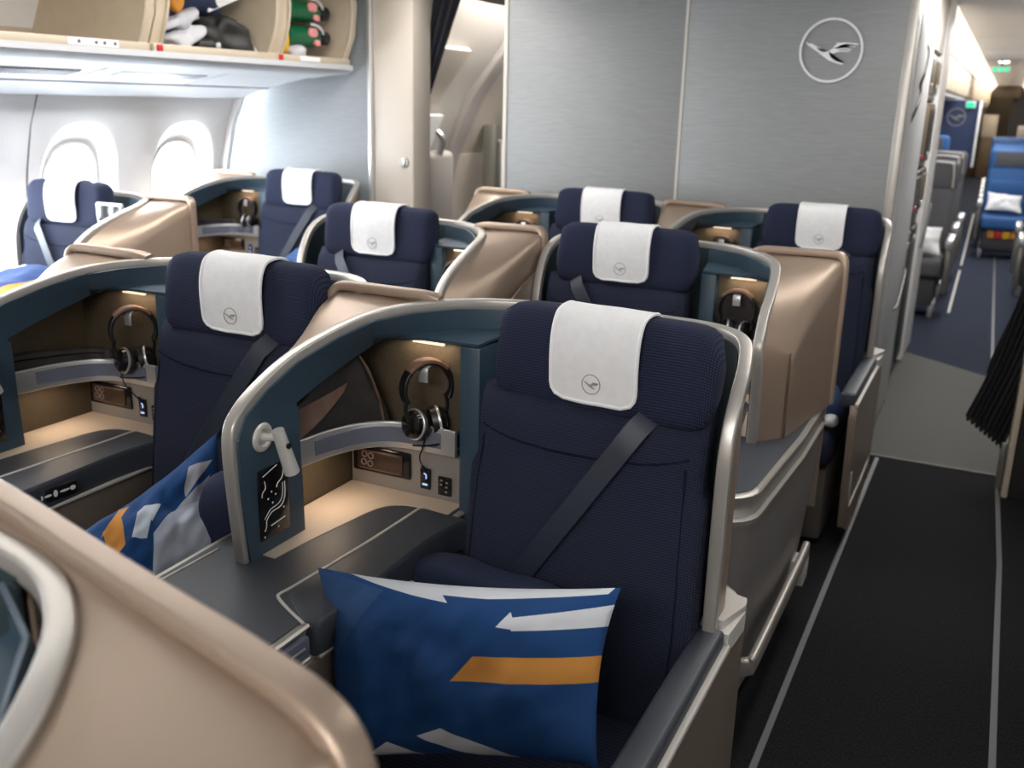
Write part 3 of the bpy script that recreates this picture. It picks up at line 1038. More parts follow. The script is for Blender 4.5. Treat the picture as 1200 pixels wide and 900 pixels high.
def make_console(s, zvar=False):
    name = 'seat_console'
    t = thing(name, 'x', 'seat console')
    TR = list(TRIM)
    if zvar:
        TR = [(u - (.030 if 4 < i < 13 else 0), v, w) for i, (u, v, w) in enumerate(TRIM)]

    def part(nm, bm, mt_, parent=t, **kw):
        return obj(nm, bm, mt_, parent, s=s, **kw)
    # lower body
    bm = B()
    rings = []
    for w, ins in ((.055, .055), (.12, .05), (.30, .03), (.55, .012), (.672, .006)):
        rings.append([V((u, v, w)) for u, v in plan(ins)])
    loft(bm, rings); part('pedestal', bm, 'pedestal_grey')
    bm = B(); loft(bm, [[V((u, v, w)) for u, v in plan(i_)] for w, i_ in ((0, .075), (.056, .07))]); part('toe_kick', bm, 'toe')
    bm = B()
    loft(bm, [[V((u, v, w)) for u, v in plan(i_)] for w, i_ in ((.670, .010), (.676, -.002), (.690, -.004), (.696, .004), (.712, .008), (.738, .006), (.7495, .0), (.753, .004), (.753, .02))]); part('deck_rim', bm, 'trim_metal')
    bm = B(); loft(bm, [[V((u, v, w)) for u, v in plan(.016)] for w in (.745, .7555)]); part('deck', bm, 'deck_blue')
    # cream inlays
    bm = B()
    pa = cr([(.434, -.03, .756), (.437, -.25, .756), (.448, -.47, .756), (.452, -.505, .756), (.445, -.522, .756), (.40, -.548, .756), (.345, -.575, .756)], 4)
    sweep(bm, pa, rrect(.0045, .006, .001, 1), normals=[(0, 0, 1)] * len(pa)); part('inlay', bm, 'inlay_cream')
    if s < 0:
        bm = B()
        pa = [V((.683, v, .756)) for v in (-.76, -.42)]
        sweep(bm, pa, rrect(.0045, .005, .001, 1), normals=[(0, 0, 1)] * len(pa)); part('inlay', bm, 'inlay_cream')
    # seat-side pad
    bm = B()
    ed = cr([V((a, b, 0)) for a, b in ((.352, -.572), (.330, -.565), (.322, -.54), (.322, -.42), (.330, -.28), (.332, -.18), (.322, -.09), (.302, -.04))], 4)
    inner = [V((.430, -.03, 0)), V((.432, -.25, 0)), V((.443, -.47, 0)), V((.440, -.512, 0)), V((.40, -.540, 0))]
    base = [(p.x, p.y) for p in ed] + [(p.x, p.y) for p in inner]
    cx_, cy_ = .375, -.28
    loft(bm, [[V((cx_ + (u - cx_) * q, cy_ + (v - cy_) * q2, w)) for u, v in base] for w, q, q2 in ((.690, .99, .995), (.695, 1, 1), (.745, 1, 1), (.754, .96, .985), (.757, .90, .97))])
    part('side_pad', bm, 'deck_blue')
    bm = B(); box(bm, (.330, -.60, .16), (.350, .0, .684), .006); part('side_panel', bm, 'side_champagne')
    bm = B(); box(bm, (.322, -.56, .684), (.350, -.02, .692), .002); part('pad_line', bm, 'inlay_cream')
    bm = B(); box(bm, (.326, -.650, .700), (.342, -.582, .742), .005); lt = part('table_latch', bm, 'rim_inset')
    bm = B(); box(bm, (.3235, -.635, .722), (.327, -.597, .727), .001); part('latch_slot', bm, 'silver', lt)
    # decal with icons on the pad side
    bm = B(); box(bm, (.3205, -.45, .705), (.3285, -.33, .738), .002, rot=Matrix.Rotation(.06, 3, 'Z')); dc = part('decal', bm, 'black')
    for q, (dv, a, b) in enumerate(((-.43, .007, .007), (-.41, .010, .003), (-.39, .006, .009), (-.365, .014, .003), (-.343, .008, .006))):
        bm = B(); cyl(bm, (.3170 + .0022 * 0 - (dv + .39) * .06 + .0030 - .0006, dv, .722), (.3215 - (dv + .39) * .06, dv, .722), 1, n=8)
        for vv in bm.verts:
            vv.co.y = dv + (vv.co.y - dv) * a
            vv.co.z = .722 + (vv.co.z - .722) * b
        part('icon', bm, 'white_print', dc)
    # pedestal rail and floor bracket on the aisle side
    bm = B()
    pa = cr([(UO - .03, -.80, .275), (UO - .008, -.79, .28), (UO - .003, -.76, .282), (UO - .005, -.50, .272), (UO - .008, -.10, .262), (UO - .010, .03, .262)], 4)
    sweep(bm, pa, rrect(.05, .022, .008), normals=[(0, 0, 1)] * len(pa)); part('bumper_rail', bm, 'trim_metal')
    bm = B(); box(bm, (UO - .05, -.03, .15), (UO + .0, .05, .235), .006); part('floor_bracket', bm, 'inlay_cream')
    # nook: lit beige surface, gold wall, grey panel
    bm = B()
    border = cr([V((.555, -.40, 0)), V((.545, -.30, 0)), V((.532, -.20, 0)), V((.518, -.10, 0)), V((.49, -.055, 0)), V((.44, -.040, 0)), V((.36, -.045, 0))], 3)
    pol = [(p.x, p.y) for p in border] + [(.358, .03), (.665, .03), (.665, -.27), (.602, -.27), (.59, -.40)]
    prism(bm, pol, 'z', .7535, .7575); part('nook_surface', bm, 'nook_beige')
    bm = B(); sheet(bm, [[V((.668, v, .745)), V((.668, v, tz)),] for v, tz in ((-.275, 1.03), (-.19, 1.062), (-.1, 1.09), (.035, 1.13))], .004); part('niche_wall', bm, 'gold_mesh')
    bm = B(); box(bm, (.350, .030, .745), (.672, .036, 1.14)); part('niche_back', bm, 'gold_mesh')
    bm = B(); box(bm, (.350, .020, .757), (.664, .031, .892), .003); pnl = part('control_panel', bm, 'panel_grey')
    bm = B()
    rim = cr([V((.618, -.245, 0)), V((.604, -.15, 0)), V((.572, -.07, 0)), V((.525, -.027, 0)), V((.46, -.014, 0)), V((.357, -.014, 0))], 5)
    prism(bm, [(p.x, p.y) for p in rim] + [(.357, .03), (.667, .03), (.667, -.245)], 'z', .884, .890); part('shelf', bm, 'lining_dark')
    bm = B(); pth = [V((p.x, p.y, .915)) for p in rim]; sweep(bm, pth, rrect(.062, .010, .003), normals=[(0, 0, 1)] * len(pth)); rm = part('shelf_rim', bm, 'silver')
    bm = B()
    ins = rim[3:-2]
    pth = []
    for q, p in enumerate(ins):
        a_, b_ = ins[max(q - 1, 0)], ins[min(q + 1, len(ins) - 1)]
        tt = (b_ - a_).normalized()
        nv = V((-tt.y, tt.x, 0))
        if nv.x + nv.y > 0:
            nv = -nv
        pth.append(V((p.x, p.y, .9165)) + nv * .0045)
    sweep(bm, pth, rrect(.036, .004, .001, 1), normals=[(0, 0, 1)] * len(pth)); part('rim_inset', bm, 'rim_inset', rm)
    NL = [(.592, -.262, .7555), (.592, -.264, .88), (.592, -.270, 1.0), (.592, -.272, 1.03), (.592, -.274, 1.046), (.589, -.20, 1.070), (.580, -.10, 1.100), (.567, -.03, 1.122), (.545, .0, 1.132), (.45, .0, 1.138), (.352, .0, 1.140), (.31, .0, 1.141)]
    bm = B()
    sheet(bm, [[V(p), V((.669, max(min(p[1] + .0, .034), -.275), p[2] - .004 if p[2] > 1.03 else 1.03)) if i < 8 else V((p[0] if i > 8 else .669, .034, 1.128))] for i, p in enumerate(NL[4:11])], .004)
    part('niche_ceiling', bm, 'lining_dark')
    bm = B(); box(bm, (.305, -.003, .70), (.356, .15, 1.139), .006); part('niche_post', bm, 'liner_blue')
    # blue inner canopy
    mids = {}
    g = []
    for i in range(12):
        tr = V(TR[i if i < 11 else 10]) - V(TN[i if i < 11 else 10]).normalized() * (.012 if i < 8 else .026) + V((0, 0, -.004))
        nl = V(NL[i])
        if i == 11:
            tr = V((.29, .140, 1.195))
        if i >= 8:
            md = V({8: (.485, .020, 1.150), 9: (.415, .080, 1.150), 10: (.325, .128, 1.150), 11: (.29, .132, 1.150)}[i])
            g.append([tr, tr.lerp(md, .5), md, md.lerp(nl, .5), nl])
        else:
            g.append([tr.lerp(nl, q) for q in (0, .25, .5, .75, 1)])
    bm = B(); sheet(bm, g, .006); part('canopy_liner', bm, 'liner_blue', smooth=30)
    # divider end face
    bm = B(); box(bm, (.588, -.275, .755), (.668, -.262, 1.035), .003); part('divider_end', bm, 'liner_blue')
    # lamp
    c = V((.578, -.385, 1.005))
    bm = B(); lathe(bm, c + V((.011, 0, 0)), (-1, 0, 0), [(0, .030), (.006, .030), (.010, .026), (.011, .020), (.006, .016), (.006, .002)]); lp = part('reading_lamp', bm, 'lamp_metal')
    bm = B(); tube(bm, [c + V((.01, 0, 0)), c + V((-.018, .006, .002)), c + V((-.032, .008, .002))], .008, 10, 3)
    cyl(bm, c + V((-.032, .002, .020)), c + V((-.040, .030, -.075)), .0125, .0155, 20); part('lamp_head', bm, 'lamp_metal', lp)
    bm = B(); cyl(bm, c + V((-.046, .012, -.012)), c + V((-.051, .012, -.0125)), .006, n=14); part('lamp_switch', bm, 'black', lp)
    # black map plate with white drawing
    def dv_(v, w):       # divider face position (u)
        return .5855
    bm = B(); box(bm, (.5835, -.405, .785), (.590, -.312, .938), .002); mp_ = part('diagram_plate', bm, 'black_gloss')

    def line(pts, r=.0009):
        bm = B(); tube(bm, [V((.5828, -.405 + a * .093, .938 - b * .153)) for a, b in pts], r, 5, 3); part('diagram_line', bm, 'white_print', mp_)
    line([(.15, .10), (.55, .03), (.62, .02)]); line([(.20, .17), (.22, .27), (.12, .32), (.10, .38)]); line([(.82, .12), (.78, .22), (.62, .28), (.58, .33)])
    line([(.85, .30), (.84, .50), (.70, .62), (.40, .64), (.22, .72), (.20, .80), (.16, .86)]); line([(.78, .30), (.76, .48), (.62, .57), (.34, .60), (.15, .70)], .0007)
    line([(.35, .83), (.82, .80)], .0012)
    for a, b in ((.30, .44), (.42, .36), (.55, .42), (.44, .52), (.16, .86), (.80, .66), (.14, .95), (.60, .90)):
        bm = B(); cyl(bm, (.5838, -.405 + a * .093, .938 - b * .153), (.5825, -.405 + a * .093, .938 - b * .153), .0032, .001, n=4); part('diagram_mark', bm, 'white_print', mp_)
    # handset, sockets
    bm = B(); box(bm, (.494, .012, .792), (.655, .0215, .858), .008); hs = part('handset', bm, 'black_gloss')
    bm = B(); box(bm, (.512, .008, .800), (.640, .0135, .850), .006); part('handset_face', bm, 'remote_brown', hs)
    for a, b in ((.618, .838), (.600, .836), (.620, .818), (.602, .816)):
        bm = B(); lathe(bm, (a, .0085, b), (0, -1, 0), [(0, .0082), (.002, .0082), (.002, .0062), (.0, .006)], 16); part('button', bm, 'panel_grey', hs)
    for w in (.803, .847):
        bm = B(); box(bm, (.520, .0065, w - .0012), (.632, .009, w + .0012)); part('edge_line', bm, 'pouch_brown', hs)
    bm = B(); box(bm, (.440, .014, .778), (.468, .0205, .830), .003); us = part('usb_socket', bm, 'black_gloss')
    bm = B(); box(bm, (.447, .0125, .788), (.461, .0145, .793), .001); part('usb_light', bm, 'blue_glow', us)
    bm = B(); tube(bm, [(.456, .013, .818), (.450, .012, .815), (.450, .012, .806)], .0016, 6, 3); part('usb_light', bm, 'blue_glow', us)
    bm = B(); box(bm, (.385, .013, .772), (.420, .0205, .818), .003); po = part('power_socket', bm, 'black_gloss')
    for a, b in ((.409, .810), (.395, .806), (.396, .795), (.397, .783), (.410, .799)):
        bm = B(); box(bm, (a - .003, .0118, b - .002), (a + .003, .0134, b + .002)); part('socket_pin', bm, 'panel_grey', po)
    # headphone hook and light strip
    bm = B()
    pa = cr([(.432, .03, 1.085), (.432, .0, 1.088), (.432, -.022, 1.086), (.432, -.028, 1.076), (.432, -.028, 1.052)], 4)
    sweep(bm, pa, rrect(.006, .024, .002), normals=[(0, 0, 1)] * 3 + [(0, -1, 0)] * (len(pa) - 3) if False else None); part('hook', bm, 'silver')
    # champagne canopy: loft from trim to the outer edge, then down to the deck
    bm = B()
    OU = list(OUT)
    if zvar:
        OU[4:] = [(.674, -.30, 1.09), (.690, -.21, 1.14), (.705, -.11, 1.18), (.718, -.02, 1.203), (.715, .070, 1.216), (.50, .138, 1.218), (.36, .172, 1.218), (.06, .250, 1.218), (-.25, .292, 1.218)]
    tr = cr(TR[:len(OU)], 3)
    ou = cr(OU[:9], 3) + [V(OU[8]).lerp(V(OU[9]), q / 3) for q in (1, 2, 3)] if not zvar else cr(OU, 3)
    g = []
    for a, b in zip(tr, ou):
        row = []
        for q in (0, .25, .5, .72, .86):
            p = a.lerp(b, q)
            bulge = .003 * math.sin(PI * q)
            p = p + V((.3 * bulge, -.3 * bulge, bulge if a.z > 1.03 else 0))
            row.append(p)
        dn = V((b.x + .007, b.y, b.z - .020)) if b.z > 1.0 else b + V((.003, .006, 0))
        row.append(b + V((-.004, 0, -.0025)) if b.z > 1.0 else b)
        row.append(dn)
        row.append(V((b.x + .009, b.y, b.z - .050)) if b.z > 1.0 else b + V((.004, .010, 0)))
        fb = V((b.x + (.012 if b.z > 1.0 else .008), b.y, .757)) if b.z > 1.0 else V((b.x + .008, b.y + .01, max(.757, b.z * .6 + .757 * .4)))
        row.append(V(((dn.x * .5 + fb.x * .5), dn.y, (dn.z + fb.z) / 2)))
        row.append(fb)
        g.append(row)
    sheet(bm, g, .006); part('canopy', bm, 'champagne', smooth=60)
    # rear lip and rear panel towards the seat behind
    bm = B()
    lipp = [(.735, .050, .76), (.735, .052, 1.0), (.733, .055, 1.18), (.722, .060, 1.218), (.69, .064, 1.226), (.58, .070, 1.224), (.49, .076, 1.222), (.455, .082, 1.214)]
    if zvar:        # first row: the lip runs on behind the shell of the seat
        lipp = [(.735, .065, .76), (.735, .068, 1.0), (.735, .070, 1.14), (.729, .074, 1.185), (.712, .080, 1.213), (.68, .090, 1.225), (.62, .108, 1.227), (.40, .165, 1.226), (.06, .253, 1.226), (-.25, .30, 1.226)]
    pa = cr(lipp, 4)
    sweep(bm, pa, rrect(.034, .022, .007), normals=[(0, 1, 0)] * len(pa)); part('rear_lip', bm, 'champagne', smooth=50)
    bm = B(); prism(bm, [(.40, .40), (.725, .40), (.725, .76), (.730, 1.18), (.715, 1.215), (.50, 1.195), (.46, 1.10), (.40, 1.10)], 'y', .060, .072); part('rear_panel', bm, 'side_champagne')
    bm = B(); box(bm, (.40, .072, .92), (.70, .080, 1.12), .008); part('monitor', bm, 'black_gloss')
    # wrap-around seat shell
    shell = cr(TR[9:18], 4)
    nn_ = cr([V(a) for a in TN[9:18]], 4)
    g1, g2 = [], []
    for p, q in zip(shell, nn_):
        q = q.normalized()
        ws = [p.z - .006, p.z * .75 + .25 * .35, p.z * .45 + .55 * .35, .32]
        g1.append([V((p.x, p.y, w)) + q * .003 for w in ws])
        g2.append([V((p.x, p.y, w)) - q * .011 for w in ws])
    bm = B(); sheet(bm, g1, .010, -.002); part('seat_shell', bm, 'champagne', smooth=60)
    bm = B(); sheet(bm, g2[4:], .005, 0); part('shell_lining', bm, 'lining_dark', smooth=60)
    # continuous metal edge trim
    bm = B()
    pa = cr(TR, 5); na = cr([V(a) for a in TN], 5)
    sweep(bm, pa, rrect(.027, .026, .004), normals=na); part('edge_trim', bm, 'trim_metal', smooth=40)
    # warm lights inside the niche
    bm = B(); box(bm, (.40, .004, 1.130), (.48, .012, 1.135), .001); part('light_strip', bm, 'lamp_warm')
    area('niche_light', (s * .45, .004, 1.120), (math.radians(25), 0, 0), .12, .012, NICHE, (1, .76, .54), parent=t)
    area('shelf_light', (s * .615, -.14, .880), (0, s * math.radians(14), 0), .03, .12, SHELFL, (1, .76, .54), parent=t)
    return t


NICHE, SHELFL = .10, .26
mat('lamp_warm', (1, .8, .6), .4, emit=((1, .78, .58), .9))

# ------------------------------------------------------------------ seats


def make_seat(s, hshift, armrest):
    t = thing('airline_seat', 'x', 'seat')

    def part(nm, bm, mt_, parent=t, **kw):
        return obj(nm, bm, mt_, parent, s=s, **kw)

    def vf(w):
        return -.082 - (1.07 - w) * .13
    # backrest
    bm = B()
    g = []
    for j in range(25):
        w = .40 + (1.095 - .40) * j / 24
        ring = []
        for a, b in rrect(.485, .13, .045, 5):
            u = a + .02 + (.012 if w < .95 else 0) * (a / .24)
            edge = min(1, (1.095 - w) / .04, (w - .40) / .04) ** .5 if min((1.095 - w), (w - .40)) < .04 else 1
            belly = .012 * math.cos(PI * min(abs(a) / .26, 1) * .5) * math.sin(PI * (w - .4) / .7)
            bol = .012 * max(0, (abs(a) - .15) / .09) if b < 0 else 0
            ring.append(V((u, vf(w) + .065 + b * (.45 + .55 * edge) - (belly + bol if b < 0 else 0), w)))
        g.append(ring)
    loft(bm, g); part('backrest', bm, 'navy_back', smooth=60)
    for pts in ([(-.20, 1.02), (-.12, .998), (.02, .990), (.16, .998), (.24, 1.02)], [(-.195, 1.0), (-.200, .85), (-.205, .65), (-.195, .46)], [(.235, 1.0), (.245, .85), (.25, .65), (.24, .46)]):
        bm = B(); tube(bm, [V((u, vf(w) - .0125 - .012 * math.cos(PI * min(abs(u - .02) / .26, 1) * .5) * math.sin(PI * (w - .4) / .7) + .008, w)) for u, w in pts], .0028, 6, 6); part('seam', bm, 'seam_navy')
    # seat cushion and base
    bm = B(); box(bm, (-.215, -.66, .33), (.285, -.10, .47), .05, 4); part('seat_cushion', bm, 'navy_back')
    bm = B(); box(bm, (-.21, -.62, .03), (.30, .02, .33), .02); part('seat_base', bm, 'toe')
    # headrest
    bm = B()
    rings = []
    hc = hshift
    for j in range(31):
        a = -1 + 2 * j / 30
        u = hc + a * .240
        k_ = (1 - abs(a) ** 12) ** .42 if abs(a) < 1 else 0
        k_ = max(k_, .05)
        top, bot = 1.168 + .102 * (.25 + .75 * k_), 1.168 - .100 * (.35 + .65 * k_)
        if j in (0, 30):
            top, bot = 1.168 + .03, 1.168 - .04
        fr = -.072 - .010 * abs(a) ** 2
        bk_ = .018
        mid, hh = (top + bot) / 2, (top - bot) / 2
        dd = (bk_ - fr) / 2 * (.35 + .65 * k_)
        cv = (bk_ + fr) / 2
        ring = []
        for q in range(20):
            th = 2 * PI * q / 20
            c_, s_ = math.cos(th), math.sin(th)
            e = 2 / 3.6
            ring.append(V((u, cv + math.copysign(abs(c_) ** e, c_) * dd - .035 * math.copysign(abs(s_) ** e, s_) * -0.3, mid + math.copysign(abs(s_) ** e, s_) * hh)))
        rings.append(ring)
    loft(bm, rings); part('headrest', bm, 'navy_fabric', smooth=70)
    bm = B(); box(bm, (hc - .06, -.02, 1.04), (hc + .06, .03, 1.10), .01); part('headrest_post', bm, 'belt')
    # white cover draped over the headrest
    prof = cr([V((.0, .030, 1.235)), V((0, .021, 1.262)), V((0, .0, 1.2735)), V((0, -.032, 1.2755)), V((0, -.062, 1.266)), V((0, -.079, 1.235)), V((0, -.085, 1.19)), V((0, -.083, 1.14)), V((0, -.081, 1.098))], 4)
    n_ = len(prof)
    hwid = .092
    g = []
    for i, p in enumerate(prof):
        row = []
        rem = (p.z - 1.098)
        hw = hwid
        if i > n_ * .6 and rem < .03:
            hw = hwid - .03 + math.sqrt(max(.03 ** 2 - (.03 - rem) ** 2, 0))
        for q in range(15):
            a = -1 + 2 * q / 14
            row.append(V((hc + a * hw, p.y - .0035 * (1 - a * a) * (1 if p.z < 1.26 else 0), p.z + .0005 * math.sin(a * 5 + i * .3))))
        g.append(row)
    bm = B(); sheet(bm, g, .003); cv_ = part('headrest_cover', bm, 'cover_white', smooth=60)
    bm = B()
    edge = [g[i][0] for i in range(4, n_)] + g[-1][1:-1] + [g[i][-1] for i in range(n_ - 1, 3, -1)]
    edge = [p + V((0, -.002, 0)) for p in edge]
    tube(bm, edge, .0042, 6); part('piping', bm, 'piping_white', cv_)
    pl_ = lambda x, y, d: V((s * (hc * s + x * .020) if s == 1 else -(-hc + x * .020), -.0905 - d, 1.137 + y * .020))
    bm = B(); ring_emblem(bm, pl_, .0008, .93, 1.02, 28); crane(bm, pl_, .0008); part('emblem', bm, 'emblem_grey', cv_, smooth=0)
    # shoulder belt
    bm = B()
    pa = [V((-.095 + (.255) * q / 8, vf(1.055 - .37 * q / 8) - .020 - .008 * math.sin(PI * q / 8), 1.065 - .40 * q / 8)) for q in range(9)]
    pa = [V((-.125, -.050, 1.110)), V((-.112, -.078, 1.088))] + pa
    sweep(bm, pa, rrect(.004, .046, .0015, 1), normals=[(0, -1, 0)] * 11); part('shoulder_belt', bm, 'belt')
    if armrest:
        a = obj  # aisle armrest
        bm = B(); box(bm, (-.285, -.66, .600), (-.228, -.035, .655), .010, 3); ar = part('armrest', bm, 'deck_blue')
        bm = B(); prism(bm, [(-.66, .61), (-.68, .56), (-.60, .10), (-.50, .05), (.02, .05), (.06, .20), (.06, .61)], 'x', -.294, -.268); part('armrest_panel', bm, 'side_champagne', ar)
        bm = B(); box(bm, (-.297, -.67, .607), (-.283, -.03, .621), .003); part('armrest_line', bm, 'inlay_cream', ar)
        bm = B(); tube(bm, [(-.292, -.60, .33), (-.292, -.56, .20), (-.292, -.5, .17), (-.292, .0, .17), (-.292, .05, .24)], .007, 6, 4); part('armrest_line', bm, 'inlay_cream', ar)
        bm = B()
        cp = [(-.225, -.035), (-.292, -.035)] + [(-.232 - .068 * math.cos(q * PI / 16), .07 + .085 * math.sin(q * PI / 16)) for q in range(9)] + [(-.225, .155)]
        prism(bm, cp, 'z', .10, .598); part('armrest_end', bm, 'side_champagne', ar)
        bm = B(); prism(bm, cp, 'z', .600, .662)
        bmesh.ops.bevel(bm, geom=[e for e in bm.edges if abs(e.verts[0].co.z - .662) < 1e-4 and abs(e.verts[1].co.z - .662) < 1e-4], offset=.018, segments=4, affect='EDGES')
        part('armrest_cap', bm, 'inlay_cream', ar)
    return t


def nudge(t, x, y):
    t.location = (x, y, 0)
    return t


proto_c = {1: make_console(1), -1: make_console(-1)}
proto_s = {(1, 0): make_seat(1, .045, False), (-1, 0): make_seat(-1, 0, False), (-1, 1): make_seat(-1, 0, True)}
used = set()


def place(proto, key, x, y, label, group):
    o = proto[key]
    if (id(proto), key) in used:
        o = copy_tree(o)
    used.add((id(proto), key))
    o.location = (x, y, 0)
    o['label'] = label
    o['group'] = group
    return o


YA, YBB, YC = 1.787, 3.026, 4.256
XA, XAL, XB, XBL = -.644, -1.631, -1.12, -2.107
SEATS = [('AR', -1, XA, YA, 1), ('AL', -1, XAL, YA, 0), ('BR', 1, XB, YBB, 0), ('BL', 1, XBL, YBB, 0), ('CR', -1, -.652, YC, 1), ('CL', -1, -1.639, YC, 0), ('W1', 1, -3.746, YBB, 0), ('W2', -1, -3.3665, YC, 0)]
DV = dict(AR=.0, AL=.060, BR=.025, BL=.045, CR=.03, CL=.04, W1=.04, W2=.03)
DX = dict(AR=-.006, AL=.012, BR=.008, BL=.018, CR=.006, CL=.012, W1=.015, W2=.01)
DZ = dict(AR=-.012, CR=-.006)
CX = dict(AR=0, AL=.03, BR=0, BL=-.02, CR=.01, CL=.02, W1=0, W2=.025)
CY = dict(AR=0, AL=.06, BR=0, BL=0, CR=.05, CL=.05, W1=0, W2=.04)
SL = dict(AR='navy seat with crane emblem cover, printed cushion and aisle armrest in front',
          AL='navy seat with a slumped printed cushion beside the dark shelf pouch',
          BR='navy seat facing the back of the front aisle seat, console on its aisle side',
          BL='navy seat behind the tan console roof, console between it and next seat',
          CR='navy seat with aisle armrest beside the galley wall and blue blanket',
          CL='navy seat against the grey bulkhead in the middle of the last row',
          W1='sunlit navy window seat in front of the small video screen',
          W2='sunlit navy window seat below the overhead bins at the silver bulkhead')
CLB = dict(AR='champagne console with blue lamp divider, dark brown bag and headphones beside front seat',
           AL='champagne console with flat black pouch beside the seat with slumped cushion',
           BR='champagne console with rounded canopy facing the aisle behind the front seat',
           BL='champagne console with tan sloping roof between the two second-row seats',
           CR='champagne console against the bulkhead beside the last aisle seat',
           CL='champagne console at the end of the bulkhead beside the middle last-row seat',
           W1='champagne console with grey side wall next to the window seat with screen',
           W2='champagne console under the window with brass-lit niche at the silver bulkhead')
for key, s, x, y, arm in SEATS:
    place(proto_s, (s, arm), x + DX[key], y + DV[key], SL[key], 'business seats').location.z = DZ.get(key, 0)
    place(proto_c, s, x + CX[key], y + CY[key], CLB[key], 'seat consoles')
proto_z = {1: make_console(1, True)}
bl_ = [o for o in col.objects if o.get('label') == CLB['BL']][0]
bm = B(); prism(bm, [(-.34, .757), (-.325, .92), (-.25, 1.005), (-.12, 1.06), (.02, 1.10), (.02, .757)], 'x', .7345, .7425); obj('side_frame', bm, 'side_champagne', bl_)
bm = B(); prism(bm, [(-.32, .760), (-.30, .90), (-.23, .960), (-.10, .985), (.012, .985), (.012, .760)], 'x', .7400, .7445); obj('side_pocket', bm, 'liner_blue', bl_)
ar_ = [o for o in col.objects if o.get('label') == SL['AR']][0]
for ch in ar_.children:           # the front headrest is turned a little towards the aisle
    if ch.name.split('.')[0] in ('headrest', 'headrest_cover'):
        ch.rotation_euler = (0, 0, -.085)
place(proto_z, 1, -1.072, .398, 'champagne console roof filling the lower left corner, out of focus', 'seat consoles')
place(proto_c, -1, .955, YBB, 'console pedestal across the aisle at the right edge', 'seat consoles')
for o in [o for o in col.objects if str(o.get('label', '')).find('across the aisle') > 0]:
    for ch in list(o.children):
        if ch.name.split('.')[0] in ('bumper_rail', 'floor_bracket'):
            bpy.data.objects.remove(ch)

# video screen at the window seat
t = thing('video_screen', 'small silver framed video screen at the sunlit window seat', 'screen', (-3.385, 2.985, 1.150))
bm = B(); box(bm, (-.075, -.010, -.045), (.075, .010, .045), .008); obj('frame', bm, 'silver', t)
bm = B(); box(bm, (-.064, -.0125, -.035), (.064, -.009, .035), .002); obj('display', bm, 'black_gloss', t)
bm = B(); box(bm, (-.02, .008, -.03), (.02, .06, .03), .004); obj('mount', bm, 'liner_blue', t)

# ------------------------------------------------------------------ headphones hanging on the hooks


def make_phones(front):
    t = thing('headphones', 'x', 'headphones')
    R_ = .058
    rot = Matrix.Rotation(0 if front else math.radians(58), 3, 'Z')
    arc = [V((math.sin(a) * R_, 0, math.cos(a) * R_ - R_ + .012)) for a in [-2.1 + 4.2 * i / 20 for i in range(21)]]
    bm = B(); sweep(bm, [rot @ p for p in arc], rrect(.009, .030, .003), normals=[rot @ (p - V((0, 0, -R_ + .012))) for p in arc]); obj('headband', bm, 'black', t)
    bm = B(); sweep(bm, [rot @ (p + (p - V((0, 0, -R_ + .012))).normalized() * .003) for p in arc[6:15]], rrect(.010, .032, .003), normals=[rot @ (p - V((0, 0, -R_ + .012))) for p in arc[6:15]]); obj('band_pad', bm, 'brown_leather', t)
    for sg in (-1, 1):
        c = rot @ V((sg * .036, 0, -.114 if front else -.128))
        ax = rot @ V((sg * .9, -.25, .15)).normalized()
        bm = B(); lathe(bm, c - ax * .012, ax, [(-.012, .022), (-.012, .034), (.0, .037), (.002, .034)], 22); obj('ear_cushion', bm, 'black', t)
        bm = B(); lathe(bm, c - ax * .012, ax, [(.001, .034), (.004, .036), (.007, .036), (.009, .033)], 22); obj('silver_ring', bm, 'silver', t)
        bm = B(); lathe(bm, c - ax * .012, ax, [(.008, .033), (.018, .030), (.024, .020), (.026, .002)], 22); obj('ear_cup', bm, 'black_gloss', t)
        bm = B(); tube(bm, [rot @ V((sg * .050, 0, -.075)), rot @ V((sg * .052, 0, -.095)), c + ax * .006], .005, 6, 3); obj('yoke', bm, 'black', t)
    bm = B(); tube(bm, [rot @ V((.035, -.01, -.16)), rot @ V((.03, -.03, -.172)), rot @ V((-.02, -.035, -.17)), rot @ V((-.05, -.03, -.165))], .0022, 6, 4); obj('cable', bm, 'black', t)
    return t


ph = {0: make_phones(False), 1: make_phones(True)}
PHL = dict(AR='black headphones with copper band hanging beside the brown bag', AL='black headphones hanging above the flat black pouch',
           BR='black headphones with silver rings in the aisle-facing second-row niche', BL='black headphones in the niche between the two second-row seats',
           CR='black headphones in the last-row niche next to the aisle seat', CL='black headphones in the niche at the end of the bulkhead', W2='black headphones in the window niche at the silver bulkhead')
for key, s, x, y, arm in SEATS:
    if key == 'W1':
        continue
    place(ph, 0 if key in ('AR', 'AL') else 1, x + CX[key] + s * .432, y + CY[key] - .014, PHL[key], 'headphones').location.z = 1.083
    # round black case behind them
    if key in ('BR', 'BL', 'CR', 'CL'):
        bm = B(); lathe(bm, (0, 0, 0), (0, -1, 0), [(0, .05), (.003, .072), (.010, .074), (.013, .070), (.014, .002)], 28)
        o = obj('case_disc', bm, 'pouch_dark'); o.location = (x + CX[key] + s * .425, y + CY[key] + .028, 1.018)
        tag(o, {'BR': 'round black case behind the headphones in the aisle-facing niche', 'BL': 'round black case behind headphones between the second-row seats',
                'CR': 'round black case in the last-row niche by the aisle seat', 'CL': 'round black case in the niche at the bulkhead end'}[key], 'case', 'headphone cases')
o = None
